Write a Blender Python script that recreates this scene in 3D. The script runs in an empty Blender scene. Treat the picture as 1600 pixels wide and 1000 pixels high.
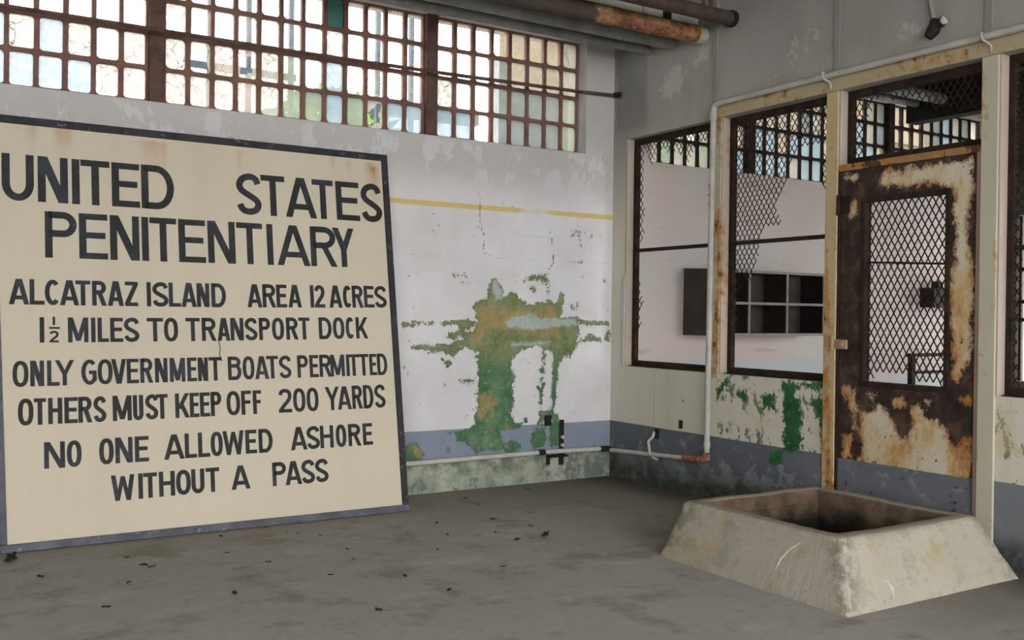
import bpy, bmesh, math, random
import numpy as np
from mathutils import Vector, Matrix, noise as mnoise

random.seed(7)
scn = bpy.context.scene
COL = scn.collection
PI = math.pi

# ------------------------------------------------------------------ camera, sky, exposure
cam_data = bpy.data.cameras.new('camera')
cam = bpy.data.objects.new('camera', cam_data)
COL.objects.link(cam)
scn.camera = cam
CAM_F, CAM_YAW, CAM_PITCH, CAM_ROLL = 1538.2, 1.0099216, -0.0056774, 0.0125627
cam_data.sensor_fit = 'HORIZONTAL'
cam_data.sensor_width = 36.0
cam_data.lens = 36.0 * CAM_F / 1600.0
cam_data.clip_start = 0.05
cam_data.clip_end = 200
_f = Vector((math.cos(CAM_YAW) * math.cos(CAM_PITCH), math.sin(CAM_YAW) * math.cos(CAM_PITCH), math.sin(CAM_PITCH)))
_r = Vector((math.sin(CAM_YAW), -math.cos(CAM_YAW), 0))
_u = _r.cross(_f)
_r2 = math.cos(CAM_ROLL) * _r + math.sin(CAM_ROLL) * _u
_u2 = -math.sin(CAM_ROLL) * _r + math.cos(CAM_ROLL) * _u
cam.matrix_world = Matrix(((_r2.x, _u2.x, -_f.x, -4.7397), (_r2.y, _u2.y, -_f.y, -6.0886), (_r2.z, _u2.z, -_f.z, 1.25), (0, 0, 0, 1)))

world = bpy.data.worlds.new('overcast_sky')
scn.world = world
world.use_nodes = True
_bg = world.node_tree.nodes['Background']
_bg.inputs['Color'].default_value = (1.0, 0.988, 0.97, 1)
_bg.inputs['Strength'].default_value = 3.4

scn.view_settings.view_transform = 'Standard'
scn.view_settings.look = 'None'
scn.view_settings.gamma = 1.0
scn.view_settings.use_curve_mapping = False
scn.view_settings.exposure = 1.05
scn.cycles.max_bounces = 10
scn.cycles.diffuse_bounces = 6
scn.cycles.transparent_max_bounces = 12

# ------------------------------------------------------------------ measured data (metres)
SIGN_LINES=[[('U',0.01,0.167,1.857,2.117),('N',0.186,0.338,1.858,2.117),('I',0.357,0.399,1.858,2.117),('T',0.403,0.556,1.859,2.118),('E',0.566,0.717,1.86,2.118),('D',0.726,0.909,1.86,2.119),('S',1.276,1.429,1.863,2.12),('T',1.428,1.579,1.864,2.121),('A',1.58,1.784,1.865,2.122),('T',1.758,1.899,1.866,2.122),('E',1.916,2.076,1.867,2.123),('S',2.088,2.234,1.868,2.124)],[('P',0.218,0.379,1.549,1.807),('E',0.39,0.539,1.55,1.808),('N',0.551,0.708,1.55,1.808),('I',0.716,0.764,1.551,1.808),('T',0.765,0.915,1.551,1.809),('E',0.926,1.081,1.552,1.809),('N',1.094,1.257,1.554,1.81),('T',1.266,1.425,1.555,1.811),('I',1.447,1.494,1.556,1.811),('A',1.513,1.725,1.557,1.812),('R',1.729,1.904,1.559,1.813),('Y',1.878,2.024,1.56,1.814)],[('A',0.04,0.138,1.289,1.427),('L',0.14,0.213,1.289,1.427),('C',0.214,0.287,1.288,1.427),('A',0.288,0.385,1.288,1.427),('T',0.367,0.443,1.288,1.427),('R',0.451,0.527,1.288,1.427),('A',0.532,0.617,1.288,1.428),('Z',0.623,0.693,1.288,1.428),('I',0.74,0.763,1.288,1.428),('S',0.771,0.859,1.288,1.429),('L',0.861,0.929,1.288,1.429),('A',0.931,1.018,1.288,1.43),('N',1.019,1.092,1.289,1.43),('D',1.103,1.189,1.289,1.431),('A',1.316,1.407,1.291,1.433),('R',1.409,1.493,1.292,1.434),('E',1.495,1.561,1.293,1.435),('A',1.569,1.655,1.294,1.436),('1',1.71,1.735,1.295,1.437),('2',1.738,1.807,1.296,1.437),('A',1.834,1.922,1.297,1.439),('C',1.927,1.985,1.298,1.44),('R',1.989,2.066,1.299,1.441),('E',2.07,2.141,1.301,1.442),('S',2.144,2.228,1.302,1.443)],[('1',0.184,0.212,1.083,1.221),('M',0.326,0.429,1.084,1.221),('I',0.439,0.469,1.084,1.221),('L',0.476,0.534,1.085,1.221),('E',0.541,0.609,1.085,1.221),('S',0.613,0.695,1.086,1.222),('T',0.736,0.825,1.087,1.222),('O',0.829,0.907,1.087,1.223),('T',0.95,1.031,1.088,1.224),('R',1.041,1.125,1.089,1.225),('A',1.131,1.206,1.09,1.225),('N',1.208,1.286,1.091,1.226),('S',1.293,1.369,1.092,1.227),('P',1.379,1.448,1.093,1.228),('O',1.459,1.534,1.094,1.229),('R',1.547,1.624,1.095,1.231),('T',1.626,1.698,1.096,1.232),('D',1.756,1.84,1.098,1.234),('O',1.849,1.925,1.099,1.235),('C',1.934,1.99,1.1,1.237),('K',2.003,2.084,1.101,1.238)],[('O',0.055,0.131,0.849,0.986),('N',0.139,0.206,0.85,0.987),('L',0.22,0.281,0.85,0.987),('Y',0.259,0.354,0.851,0.988),('G',0.389,0.467,0.851,0.989),('O',0.472,0.549,0.852,0.989),('V',0.543,0.62,0.853,0.99),('E',0.623,0.687,0.853,0.99),('R',0.694,0.763,0.854,0.991),('N',0.773,0.842,0.854,0.992),('M',0.854,0.94,0.855,0.992),('E',0.951,1.005,0.856,0.993),('N',1.011,1.069,0.856,0.993),('T',1.073,1.15,0.857,0.994),('B',1.184,1.263,0.858,0.995),('O',1.271,1.342,0.859,0.996),('A',1.344,1.429,0.859,0.996),('T',1.414,1.488,0.86,0.997),('S',1.492,1.568,0.861,0.997),('P',1.606,1.675,0.862,0.998),('E',1.684,1.742,0.862,0.999),('R',1.748,1.827,0.863,1.0),('M',1.819,1.913,0.864,1.0),('I',1.922,1.948,0.864,1.001),('T',1.942,2.008,0.865,1.001),('T',2.007,2.076,0.865,1.002),('E',2.081,2.131,0.866,1.002),('D',2.134,2.205,0.866,1.003)],[('O',0.079,0.153,0.646,0.786),('T',0.155,0.213,0.646,0.786),('H',0.223,0.292,0.647,0.786),('E',0.302,0.368,0.647,0.786),('R',0.371,0.441,0.647,0.786),('S',0.447,0.512,0.647,0.786),('M',0.545,0.644,0.648,0.787),('U',0.651,0.706,0.648,0.787),('S',0.716,0.785,0.649,0.788),('T',0.775,0.839,0.649,0.788),('K',0.878,0.957,0.65,0.789),('E',0.959,1.012,0.65,0.79),('E',1.016,1.073,0.651,0.79),('P',1.077,1.139,0.651,0.791),('O',1.169,1.248,0.652,0.792),('F',1.255,1.314,0.652,0.793),('F',1.324,1.375,0.653,0.793),('2',1.479,1.562,0.654,0.796),('0',1.57,1.647,0.655,0.797),('0',1.655,1.731,0.655,0.798),('Y',1.774,1.866,0.656,0.8),('A',1.854,1.947,0.657,0.801),('R',1.951,2.022,0.658,0.803),('D',2.026,2.096,0.658,0.804),('S',2.103,2.178,0.659,0.805)],[('N',0.201,0.302,0.414,0.553),('O',0.311,0.384,0.415,0.554),('O',0.472,0.546,0.417,0.556),('N',0.554,0.644,0.418,0.557),('E',0.655,0.729,0.418,0.558),('A',0.81,0.922,0.42,0.559),('L',0.924,0.991,0.421,0.56),('L',0.998,1.065,0.421,0.561),('O',1.069,1.138,0.422,0.561),('W',1.138,1.262,0.423,0.562),('E',1.27,1.337,0.424,0.562),('D',1.348,1.433,0.424,0.563),('A',1.542,1.647,0.426,0.564),('S',1.643,1.727,0.427,0.564),('H',1.729,1.815,0.428,0.564),('O',1.83,1.899,0.428,0.565),('R',1.912,1.997,0.429,0.565),('E',2.009,2.075,0.43,0.565)],[('W',0.528,0.65,0.216,0.354),('I',0.669,0.693,0.217,0.355),('T',0.695,0.769,0.218,0.355),('H',0.778,0.864,0.219,0.356),('O',0.87,0.951,0.22,0.357),('U',0.954,1.027,0.221,0.357),('T',1.035,1.112,0.221,0.358),('A',1.179,1.29,0.223,0.359),('P',1.422,1.506,0.224,0.362),('A',1.5,1.603,0.224,0.363),('S',1.601,1.684,0.224,0.364),('S',1.687,1.771,0.225,0.364)]]
SIGN_FRACTION=[[0.257,1.224],[0.256,1.178],[0.232,1.163],[0.286,1.163],[0.234,1.147],[0.28,1.084]]
SIGN_CRACK=[[1.135,1.099],[1.144,1.043],[1.139,1.005],[1.152,0.967]]
SIGN_RUST=[[0.161,2.262],[0.289,2.269],[0.338,2.268],[0.748,2.244],[0.801,2.238],[0.855,2.236],[1.308,2.243],[1.91,2.261],[2.019,2.251],[2.154,2.25],[2.198,2.224]]
GREEN_A=[[(-1.078,1.531),(-1.04,1.495),(-0.99,1.432),(-0.983,1.381),(-0.929,1.415),(-0.874,1.406),(-0.862,1.374),(-0.806,1.347),(-0.738,1.319),(-0.681,1.349),(-0.578,1.36),(-0.519,1.342),(-0.485,1.425),(-0.45,1.406),(-0.46,1.329),(-0.482,1.232),(-0.34,1.238),(-0.316,1.214),(-0.314,1.097),(-0.336,0.989),(-0.407,0.97),(-0.478,0.933),(-0.536,0.933),(-0.595,0.991),(-0.699,1.021),(-0.845,0.984),(-0.889,0.938),(-1.171,0.941),(-1.214,0.978),(-1.298,1.006),(-1.411,0.944),(-1.543,0.981),(-1.741,1.001),(-1.742,1.023),(-1.614,1.026),(-1.494,1.035),(-1.341,1.052),(-1.299,1.079),(-1.269,1.115),(-1.248,1.134),(-1.217,1.207),(-1.223,1.262),(-1.24,1.307),(-1.209,1.335),(-1.166,1.354),(-1.124,1.382),(-1.114,1.447),(-1.094,1.503)],[(-1.494,1.079),(-1.444,1.124),(-1.373,1.133),(-1.363,1.179),(-1.28,1.206),(-1.228,1.198),(-1.217,1.17),(-1.258,1.143),(-1.3,1.124),(-1.268,1.106),(-1.31,1.07),(-1.362,1.097),(-1.413,1.07)],[(-1.802,1.195),(-1.685,1.19),(-1.626,1.182),(-1.516,1.187),(-1.415,1.201),(-1.238,1.202),(-1.238,1.175),(-1.363,1.168),(-1.506,1.171),(-1.646,1.173),(-1.743,1.159),(-1.802,1.159)],[(-0.309,1.209),(-0.218,1.205),(-0.02,1.196),(-0.02,1.179),(-0.218,1.173),(-0.303,1.18)],[(-0.301,1.072),(-0.217,1.092),(-0.168,1.101),(-0.105,1.062),(-0.105,1.045),(-0.301,1.046)],[(-0.08,1.057),(-0.056,1.116),(-0.019,1.136),(-0.018,1.046)],[(-0.842,1.51),(-0.775,1.536),(-0.604,1.551),(-0.592,1.504),(-0.786,1.498)],[(-0.785,1.465),(-0.706,1.458),(-0.717,1.419),(-0.773,1.428)],[(-0.608,1.441),(-0.591,1.451),(-0.584,1.389),(-0.601,1.389)],[(-0.395,1.32),(-0.372,1.349),(-0.365,1.281),(-0.394,1.281)],[(-0.354,1.379),(-0.33,1.379),(-0.326,1.292),(-0.341,1.292)],[(-1.409,1.523),(-1.29,1.524),(-1.29,1.515),(-1.409,1.516)],[(-1.178,1.0),(-0.882,0.998),(-0.91,0.949),(-0.908,0.84),(-0.878,0.754),(-0.905,0.657),(-0.903,0.511),(-0.859,0.448),(-0.772,0.48),(-0.786,0.432),(-0.902,0.413),(-1.001,0.394),(-1.128,0.401),(-1.168,0.295),(-1.195,0.261),(-1.278,0.314),(-1.36,0.354),(-1.373,0.39),(-1.467,0.419),(-1.347,0.424),(-1.212,0.453),(-1.208,0.667),(-1.189,0.809),(-1.226,0.953)],[(-0.632,0.996),(-0.609,0.946),(-0.63,0.859),(-0.599,0.833),(-0.628,0.759),(-0.605,0.734),(-0.627,0.697),(-0.673,0.773),(-0.636,0.809),(-0.682,0.835),(-0.637,0.871),(-0.646,0.946)],[(-0.587,0.995),(-0.357,0.993),(-0.372,0.943),(-0.464,0.919),(-0.509,0.844),(-0.493,0.781),(-0.514,0.669),(-0.527,0.544),(-0.488,0.492),(-0.502,0.43),(-0.624,0.461),(-0.639,0.511),(-0.557,0.545),(-0.551,0.645),(-0.553,0.77),(-0.54,0.87)],[(-0.672,0.711),(-0.627,0.71),(-0.633,0.586),(-0.662,0.537)],[(-0.669,0.525),(-0.64,0.536),(-0.638,0.437),(-0.668,0.438)],[(-0.563,0.439),(-0.464,0.435),(-0.466,0.265),(-0.56,0.264)],[(-1.763,0.354),(-1.674,0.349),(-1.609,0.276),(-1.647,0.221),(-1.761,0.229)],[(-1.156,0.402),(-1.001,0.394),(-0.972,0.32),(-0.857,0.337),(-0.813,0.261),(-0.914,0.243),(-1.014,0.274),(-1.14,0.258),(-1.195,0.261)],[(-0.712,0.403),(-0.623,0.424),(-0.591,0.322),(-0.621,0.262),(-0.71,0.255),(-0.74,0.331)],[(-1.488,0.956),(-1.421,0.92),(-1.42,0.885),(-1.447,0.862),(-1.487,0.898)],[(-1.345,0.783),(-1.285,0.8),(-1.209,0.78),(-1.209,0.756),(-1.284,0.758),(-1.338,0.754)]]
OCHRE_A=[[(-1.208,1.271),(-1.113,1.346),(-1.026,1.301),(-0.805,1.285),(-0.692,1.296),(-0.519,1.308),(-0.481,1.145),(-0.503,1.077),(-0.712,1.116),(-0.88,1.078),(-0.914,1.134),(-1.131,1.134),(-1.194,1.042),(-1.288,1.024),(-1.217,1.161)],[(-1.201,0.655),(-1.09,0.687),(-1.033,0.625),(-1.088,0.519),(-1.185,0.487)],[(-0.988,0.43),(-0.924,0.426),(-0.886,0.351),(-0.943,0.318),(-0.98,0.369)],[(-1.725,0.329),(-1.661,0.337),(-1.622,0.277),(-1.685,0.258)],[(-1.802,1.195),(-1.685,1.186),(-1.685,1.168),(-1.802,1.159)]]
TEAL_A=[[(-0.981,1.19),(-0.915,1.228),(-0.759,1.258),(-0.656,1.221),(-0.34,1.228),(-0.327,1.175),(-0.481,1.164),(-0.632,1.145),(-0.735,1.135),(-0.859,1.153),(-0.958,1.158)],[(-0.935,1.041),(-0.801,1.054),(-0.573,1.049),(-0.688,1.021),(-0.857,1.008),(-0.923,1.022)],[(-1.078,1.522),(-0.99,1.422),(-0.994,1.357),(-1.059,1.356),(-1.088,1.448)]]
CRACK_A=[[(-1.208,2.121),(-1.193,2.015),(-1.199,1.967),(-1.188,1.896),(-1.176,1.85),(-1.155,1.803),(-1.164,1.743),(-1.156,1.672)],[(-0.65,2.164),(-0.642,2.146),(-0.664,2.126)],[(-0.585,1.87),(-0.569,1.784),(-0.553,1.722),(-0.559,1.635),(-0.596,1.584),(-0.602,1.484)],[(-0.187,2.199),(-0.162,2.099),(-0.145,2.081),(-0.073,2.086)],[(-0.033,2.101),(0.016,2.105),(0.009,2.072),(-0.032,2.072),(-0.033,2.101)]]
GREEN_B=[[(-1.742,0.849),(-1.864,0.852),(-1.904,0.814),(-1.839,0.768),(-1.879,0.74),(-1.9,0.68),(-1.921,0.6),(-1.905,0.424),(-1.764,0.406),(-1.752,0.321),(-1.655,0.313),(-1.647,0.381),(-1.709,0.399),(-1.763,0.448),(-1.768,0.574),(-1.753,0.656),(-1.764,0.783)],[(-1.957,0.756),(-2.072,0.755),(-2.11,0.729),(-2.102,0.488),(-2.077,0.465),(-2.05,0.583),(-2.023,0.691),(-1.971,0.707)],[(-1.576,0.747),(-1.675,0.766),(-1.69,0.672),(-1.606,0.664)],[(-1.338,0.751),(-1.444,0.77),(-1.445,0.716),(-1.354,0.72)],[(-1.166,0.761),(-1.275,0.847),(-1.291,0.793),(-1.214,0.742),(-1.168,0.648)],[(-1.864,0.852),(-2.07,0.86),(-2.111,0.818),(-2.033,0.821),(-1.904,0.824)]]
CREAM_D=[[(-2.479,2.088),(-2.753,2.089),(-3.022,2.097),(-3.034,1.928),(-3.013,1.85),(-2.994,1.691),(-3.031,1.562),(-3.038,1.37),(-3.001,1.291),(-3.037,1.211),(-2.923,1.209),(-2.919,1.453),(-2.924,1.696),(-2.911,1.957),(-2.829,1.973),(-2.481,1.992),(-2.449,2.048)],[(-2.909,1.507),(-2.997,1.504),(-3.035,1.344),(-3.038,1.137),(-3.006,1.008),(-2.955,0.9),(-2.919,0.938),(-2.905,1.214),(-2.902,1.426)],[(-2.336,0.715),(-2.41,0.722),(-2.461,0.77),(-2.512,0.74),(-2.584,0.677),(-2.615,0.595),(-2.654,0.583),(-2.682,0.687),(-2.67,0.779),(-2.728,0.792),(-2.748,0.71),(-2.832,0.71),(-2.897,0.643),(-2.915,0.596),(-2.96,0.618),(-2.994,0.646),(-3.038,0.635),(-3.042,0.4),(-2.325,0.411),(-2.35,0.521),(-2.327,0.589)],[(-2.202,0.83),(-2.268,0.871),(-2.307,0.811),(-2.303,0.721),(-2.271,0.718),(-2.214,0.804)],[(-2.228,1.901),(-2.282,1.941),(-2.294,1.859),(-2.251,1.827)],[(-2.191,2.094),(-2.311,2.09),(-2.28,2.058),(-2.203,2.057)],[(-2.27,0.736),(-2.308,0.757),(-2.316,0.588),(-2.284,0.594)],[(-2.218,0.587),(-2.273,0.566),(-2.292,0.442),(-2.221,0.424)],[(-2.387,0.817),(-2.45,0.822),(-2.44,0.777),(-2.409,0.774)],[(-2.552,0.795),(-2.621,0.826),(-2.641,0.777),(-2.603,0.739),(-2.563,0.761)],[(-2.746,0.827),(-2.812,0.816),(-2.812,0.774),(-2.766,0.779)],[(-2.974,0.837),(-3.026,0.849),(-3.035,0.826),(-3.0,0.807)]]
SCRAPS=[(-3.2,-0.636),(-2.714,-0.881),(-2.707,-1.251),(-2.086,-1.205),(-1.613,-1.49),(-2.297,-1.49),(-2.606,-2.188),(-2.678,-1.88),(-3.67,-1.13),(-3.698,-1.078),(-3.737,-0.878),(-3.455,-1.774),(-3.819,-1.359),(-4.242,-0.662),(-3.152,-1.31),(-2.84,-0.692),(-1.638,-0.962),(-1.548,-1.24),(-1.21,-0.674),(-0.887,-0.203),(-1.097,-0.033),(-1.802,-1.502),(-2.974,-1.688),(-2.761,-1.462),(-1.816,-1.281),(-1.486,-0.524),(-2.907,-0.53),(-2.807,-0.771),(-3.977,-1.709),(-4.153,-1.065),(-3.277,-1.026),(-1.451,-0.295),(-1.993,-0.903),(-2.257,-1.05),(-2.178,-1.959),(-3.009,-2.31)]
MESH_A=[[(-0.142,2.62),(-0.448,2.575),(-0.407,2.466),(-0.365,2.38),(-0.336,2.464),(-0.281,2.53),(-0.273,2.472),(-0.28,2.308),(-0.266,2.123),(-0.292,2.016),(-0.269,1.96),(-0.285,1.888),(-0.26,1.82),(-0.204,1.858),(-0.139,1.874)],[(-0.413,2.592),(-1.016,2.611),(-1.019,2.439),(-0.957,2.485),(-0.911,2.476),(-0.864,2.483),(-0.802,2.415),(-0.771,2.364),(-0.688,2.418),(-0.637,2.492),(-0.605,2.418),(-0.537,2.472),(-0.485,2.49),(-0.433,2.474)],[(-0.139,1.695),(-0.24,1.64),(-0.241,1.425),(-0.29,1.361),(-0.248,1.272),(-0.264,1.196),(-0.222,1.094),(-0.204,0.979),(-0.154,0.977)],[(-0.986,2.197),(-1.023,2.225),(-1.028,2.012),(-0.974,2.027)]]
MESH_B=[[(-1.164,2.629),(-2.048,2.614),(-2.053,2.324),(-1.96,2.319),(-1.79,2.314),(-1.717,2.216),(-1.681,2.093),(-1.643,2.058),(-1.605,1.962),(-1.646,1.85),(-1.541,1.863),(-1.502,1.82),(-1.463,1.742),(-1.464,1.671),(-1.418,1.572),(-1.399,1.491),(-1.186,1.496)],[(-1.112,1.758),(-1.466,1.739),(-1.411,1.554),(-1.32,1.535),(-1.284,1.413),(-1.273,1.211),(-1.248,1.12),(-1.232,0.917),(-1.209,0.87),(-1.13,0.866)],[(-2.053,2.324),(-1.967,2.214),(-1.964,2.083),(-1.994,2.061),(-2.018,2.002),(-2.059,1.998)]]
MESH_D=[[(-2.223,2.03),(-2.899,1.976),(-2.908,1.454),(-2.233,1.468)],[(-2.23,1.665),(-2.905,1.631),(-2.918,0.839),(-2.873,0.869),(-2.808,0.906),(-2.752,0.927),(-2.695,0.915),(-2.655,0.989),(-2.617,0.919),(-2.587,0.968),(-2.496,0.953),(-2.351,0.915),(-2.243,0.895)]]


# ------------------------------------------------------------------ helpers: tagging and meshes
def tag(o, label=None, cat=None, group=None, kind=None):
    if label: o['label'] = label
    if cat: o['category'] = cat
    if group: o['group'] = group
    if kind: o['kind'] = kind
    return o

def empty(name, loc=(0, 0, 0)):
    o = bpy.data.objects.new(name, None)
    o.empty_display_size = 0.1
    o.location = loc
    COL.objects.link(o)
    return o

def world_loc(o):
    v = Vector((0, 0, 0))
    while o is not None:
        v += o.location
        o = o.parent
    return v

class MB:
    def __init__(s):
        s.v, s.f, s.m = [], [], []
    def add(s, vs, fs, mi=0):
        b = len(s.v)
        s.v += [tuple(p) for p in vs]
        for f in fs:
            s.f.append(tuple(b + i for i in f)); s.m.append(mi)
        return s
    def box(s, x0, x1, y0, y1, z0, z1, mi=0):
        x0, x1 = sorted((x0, x1)); y0, y1 = sorted((y0, y1)); z0, z1 = sorted((z0, z1))
        return s.add([(x0, y0, z0), (x1, y0, z0), (x1, y1, z0), (x0, y1, z0), (x0, y0, z1), (x1, y0, z1), (x1, y1, z1), (x0, y1, z1)],
                     [(0, 3, 2, 1), (4, 5, 6, 7), (0, 1, 5, 4), (1, 2, 6, 5), (2, 3, 7, 6), (3, 0, 4, 7)], mi)
    def quad(s, a, b, c, d, mi=0):
        return s.add([a, b, c, d], [(0, 1, 2, 3)], mi)
    def grid(s, fn, us, vs, keep=None, mi=0, flip=False):
        """fn(u,v)->point; keep(uc,vc)->bool"""
        idx = {}
        def vid(i, j):
            if (i, j) not in idx:
                idx[i, j] = len(s.v); s.v.append(tuple(fn(us[i], vs[j])))
            return idx[i, j]
        for i in range(len(us) - 1):
            for j in range(len(vs) - 1):
                if keep and not keep((us[i] + us[i + 1]) / 2, (vs[j] + vs[j + 1]) / 2): continue
                q = (vid(i, j), vid(i + 1, j), vid(i + 1, j + 1), vid(i, j + 1))
                s.f.append(q[::-1] if flip else q); s.m.append(mi)
        return s
    def tube(s, pts, r, n=12, caps=True, mi=0, radii=None):
        pts = [Vector(p) for p in pts]
        t0 = (pts[1] - pts[0]).normalized()
        a = Vector((0, 0, 1)) if abs(t0.z) < .9 else Vector((1, 0, 0))
        nx = t0.cross(a).normalized()
        rings = []
        for i, p in enumerate(pts):
            t = (pts[min(i + 1, len(pts) - 1)] - pts[max(i - 1, 0)]).normalized()
            nx = (nx - t * nx.dot(t)).normalized()
            ny = t.cross(nx)
            rr = radii[i] if radii else r
            rings.append(len(s.v))
            for k in range(n):
                q = 2 * PI * k / n
                s.v.append(tuple(p + rr * (math.cos(q) * nx + math.sin(q) * ny)))
        for i in range(len(rings) - 1):
            for k in range(n):
                k2 = (k + 1) % n
                s.f.append((rings[i] + k, rings[i] + k2, rings[i + 1] + k2, rings[i + 1] + k)); s.m.append(mi)
        if caps:
            s.f.append(tuple(rings[0] + k for k in reversed(range(n)))); s.m.append(mi)
            s.f.append(tuple(rings[-1] + k for k in range(n))); s.m.append(mi)
        return s
    def build(s, name, mat, parent=None, origin=None, bevel=0, smooth=False):
        me = bpy.data.meshes.new(name)
        o = bpy.data.objects.new(name, me)
        COL.objects.link(o)
        base = Vector((0, 0, 0))
        if parent is not None:
            base = world_loc(parent)
            o.parent = parent
            if origin is not None:
                o.location = Vector(origin) - base
                base = Vector(origin)
        elif origin is not None:
            base = Vector(origin); o.location = base
        me.from_pydata([(p[0] - base.x, p[1] - base.y, p[2] - base.z) for p in s.v], [], s.f)
        for m in (mat if isinstance(mat, (list, tuple)) else [mat]):
            me.materials.append(m)
        me.polygons.foreach_set('material_index', s.m)
        bm = bmesh.new(); bm.from_mesh(me)
        bmesh.ops.recalc_face_normals(bm, faces=bm.faces) if not getattr(s, 'open', False) else None
        bm.to_mesh(me); bm.free()
        if smooth:
            me.polygons.foreach_set('use_smooth', [True] * len(me.polygons))
            try: me.set_sharp_from_angle(angle=math.radians(40))
            except Exception: pass
        if bevel:
            b = o.modifiers.new('bevel', 'BEVEL'); b.width = bevel; b.segments = 2; b.limit_method = 'ANGLE'
        return o

def fillet(pts, r, n=6):
    pts = [Vector(p) for p in pts]
    out = [pts[0]]
    for i in range(1, len(pts) - 1):
        a = (pts[i - 1] - pts[i]).normalized(); b = (pts[i + 1] - pts[i]).normalized()
        p0 = pts[i] + a * r; p1 = pts[i] + b * r
        for k in range(n + 1):
            t = k / n
            out.append((1 - t) ** 2 * p0 + 2 * t * (1 - t) * pts[i] + t * t * p1)
    out.append(pts[-1])
    return out

def attr(o, name, vals):
    a = o.data.attributes.new(name, 'FLOAT', 'POINT')
    a.data.foreach_set('value', np.asarray(vals, dtype=np.float32))

def sdf(P, polys, closed=True):
    """signed distance (positive inside) of 2D points to a union of polygons"""
    best = np.full(len(P), -9.0)
    for poly in polys:
        q = np.array(poly); n = len(q)
        d = np.full(len(P), 9.0); inside = np.zeros(len(P), bool)
        for i in range(n if closed else n - 1):
            a, b = q[i], q[(i + 1) % n]
            e = b - a; w = P - a
            t = np.clip((w @ e) / max(e @ e, 1e-9), 0, 1)
            d = np.minimum(d, np.linalg.norm(w - t[:, None] * e, axis=1))
            if closed:
                c = ((a[1] > P[:, 1]) != (b[1] > P[:, 1]))
                with np.errstate(divide='ignore', invalid='ignore'):
                    xi = (b[0] - a[0]) * (P[:, 1] - a[1]) / (b[1] - a[1]) + a[0]
                inside ^= c & (P[:, 0] < xi)
        best = np.maximum(best, np.where(inside, d, -d) if closed else -d)
    return np.clip(best, -.3, .3)

def in_poly(x, y, poly):
    r = False
    for i in range(len(poly)):
        a, b = poly[i], poly[i - 1]
        if (a[1] > y) != (b[1] > y) and x < (b[0] - a[0]) * (y - a[1]) / (b[1] - a[1]) + a[0]: r = not r
    return r

def lin(a, b, step, extra=()):
    n = max(1, int(round((b - a) / step)))
    v = [a + (b - a) * i / n for i in range(n + 1)]
    for e in extra:
        if a < e < b:
            k = min(range(len(v)), key=lambda i: abs(v[i] - e))
            if 0 < k < len(v) - 1 and abs(v[k] - e) < step * .5: v[k] = e
            else: v.append(e)
    return sorted(set(v))

# ------------------------------------------------------------------ helpers: materials
def C(h):
    h = h.lstrip('#')
    c = [int(h[i:i + 2], 16) / 255 for i in (0, 2, 4)]
    return tuple((x / 12.92 if x <= .04045 else ((x + .055) / 1.055) ** 2.4) for x in c) + (1,)

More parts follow.
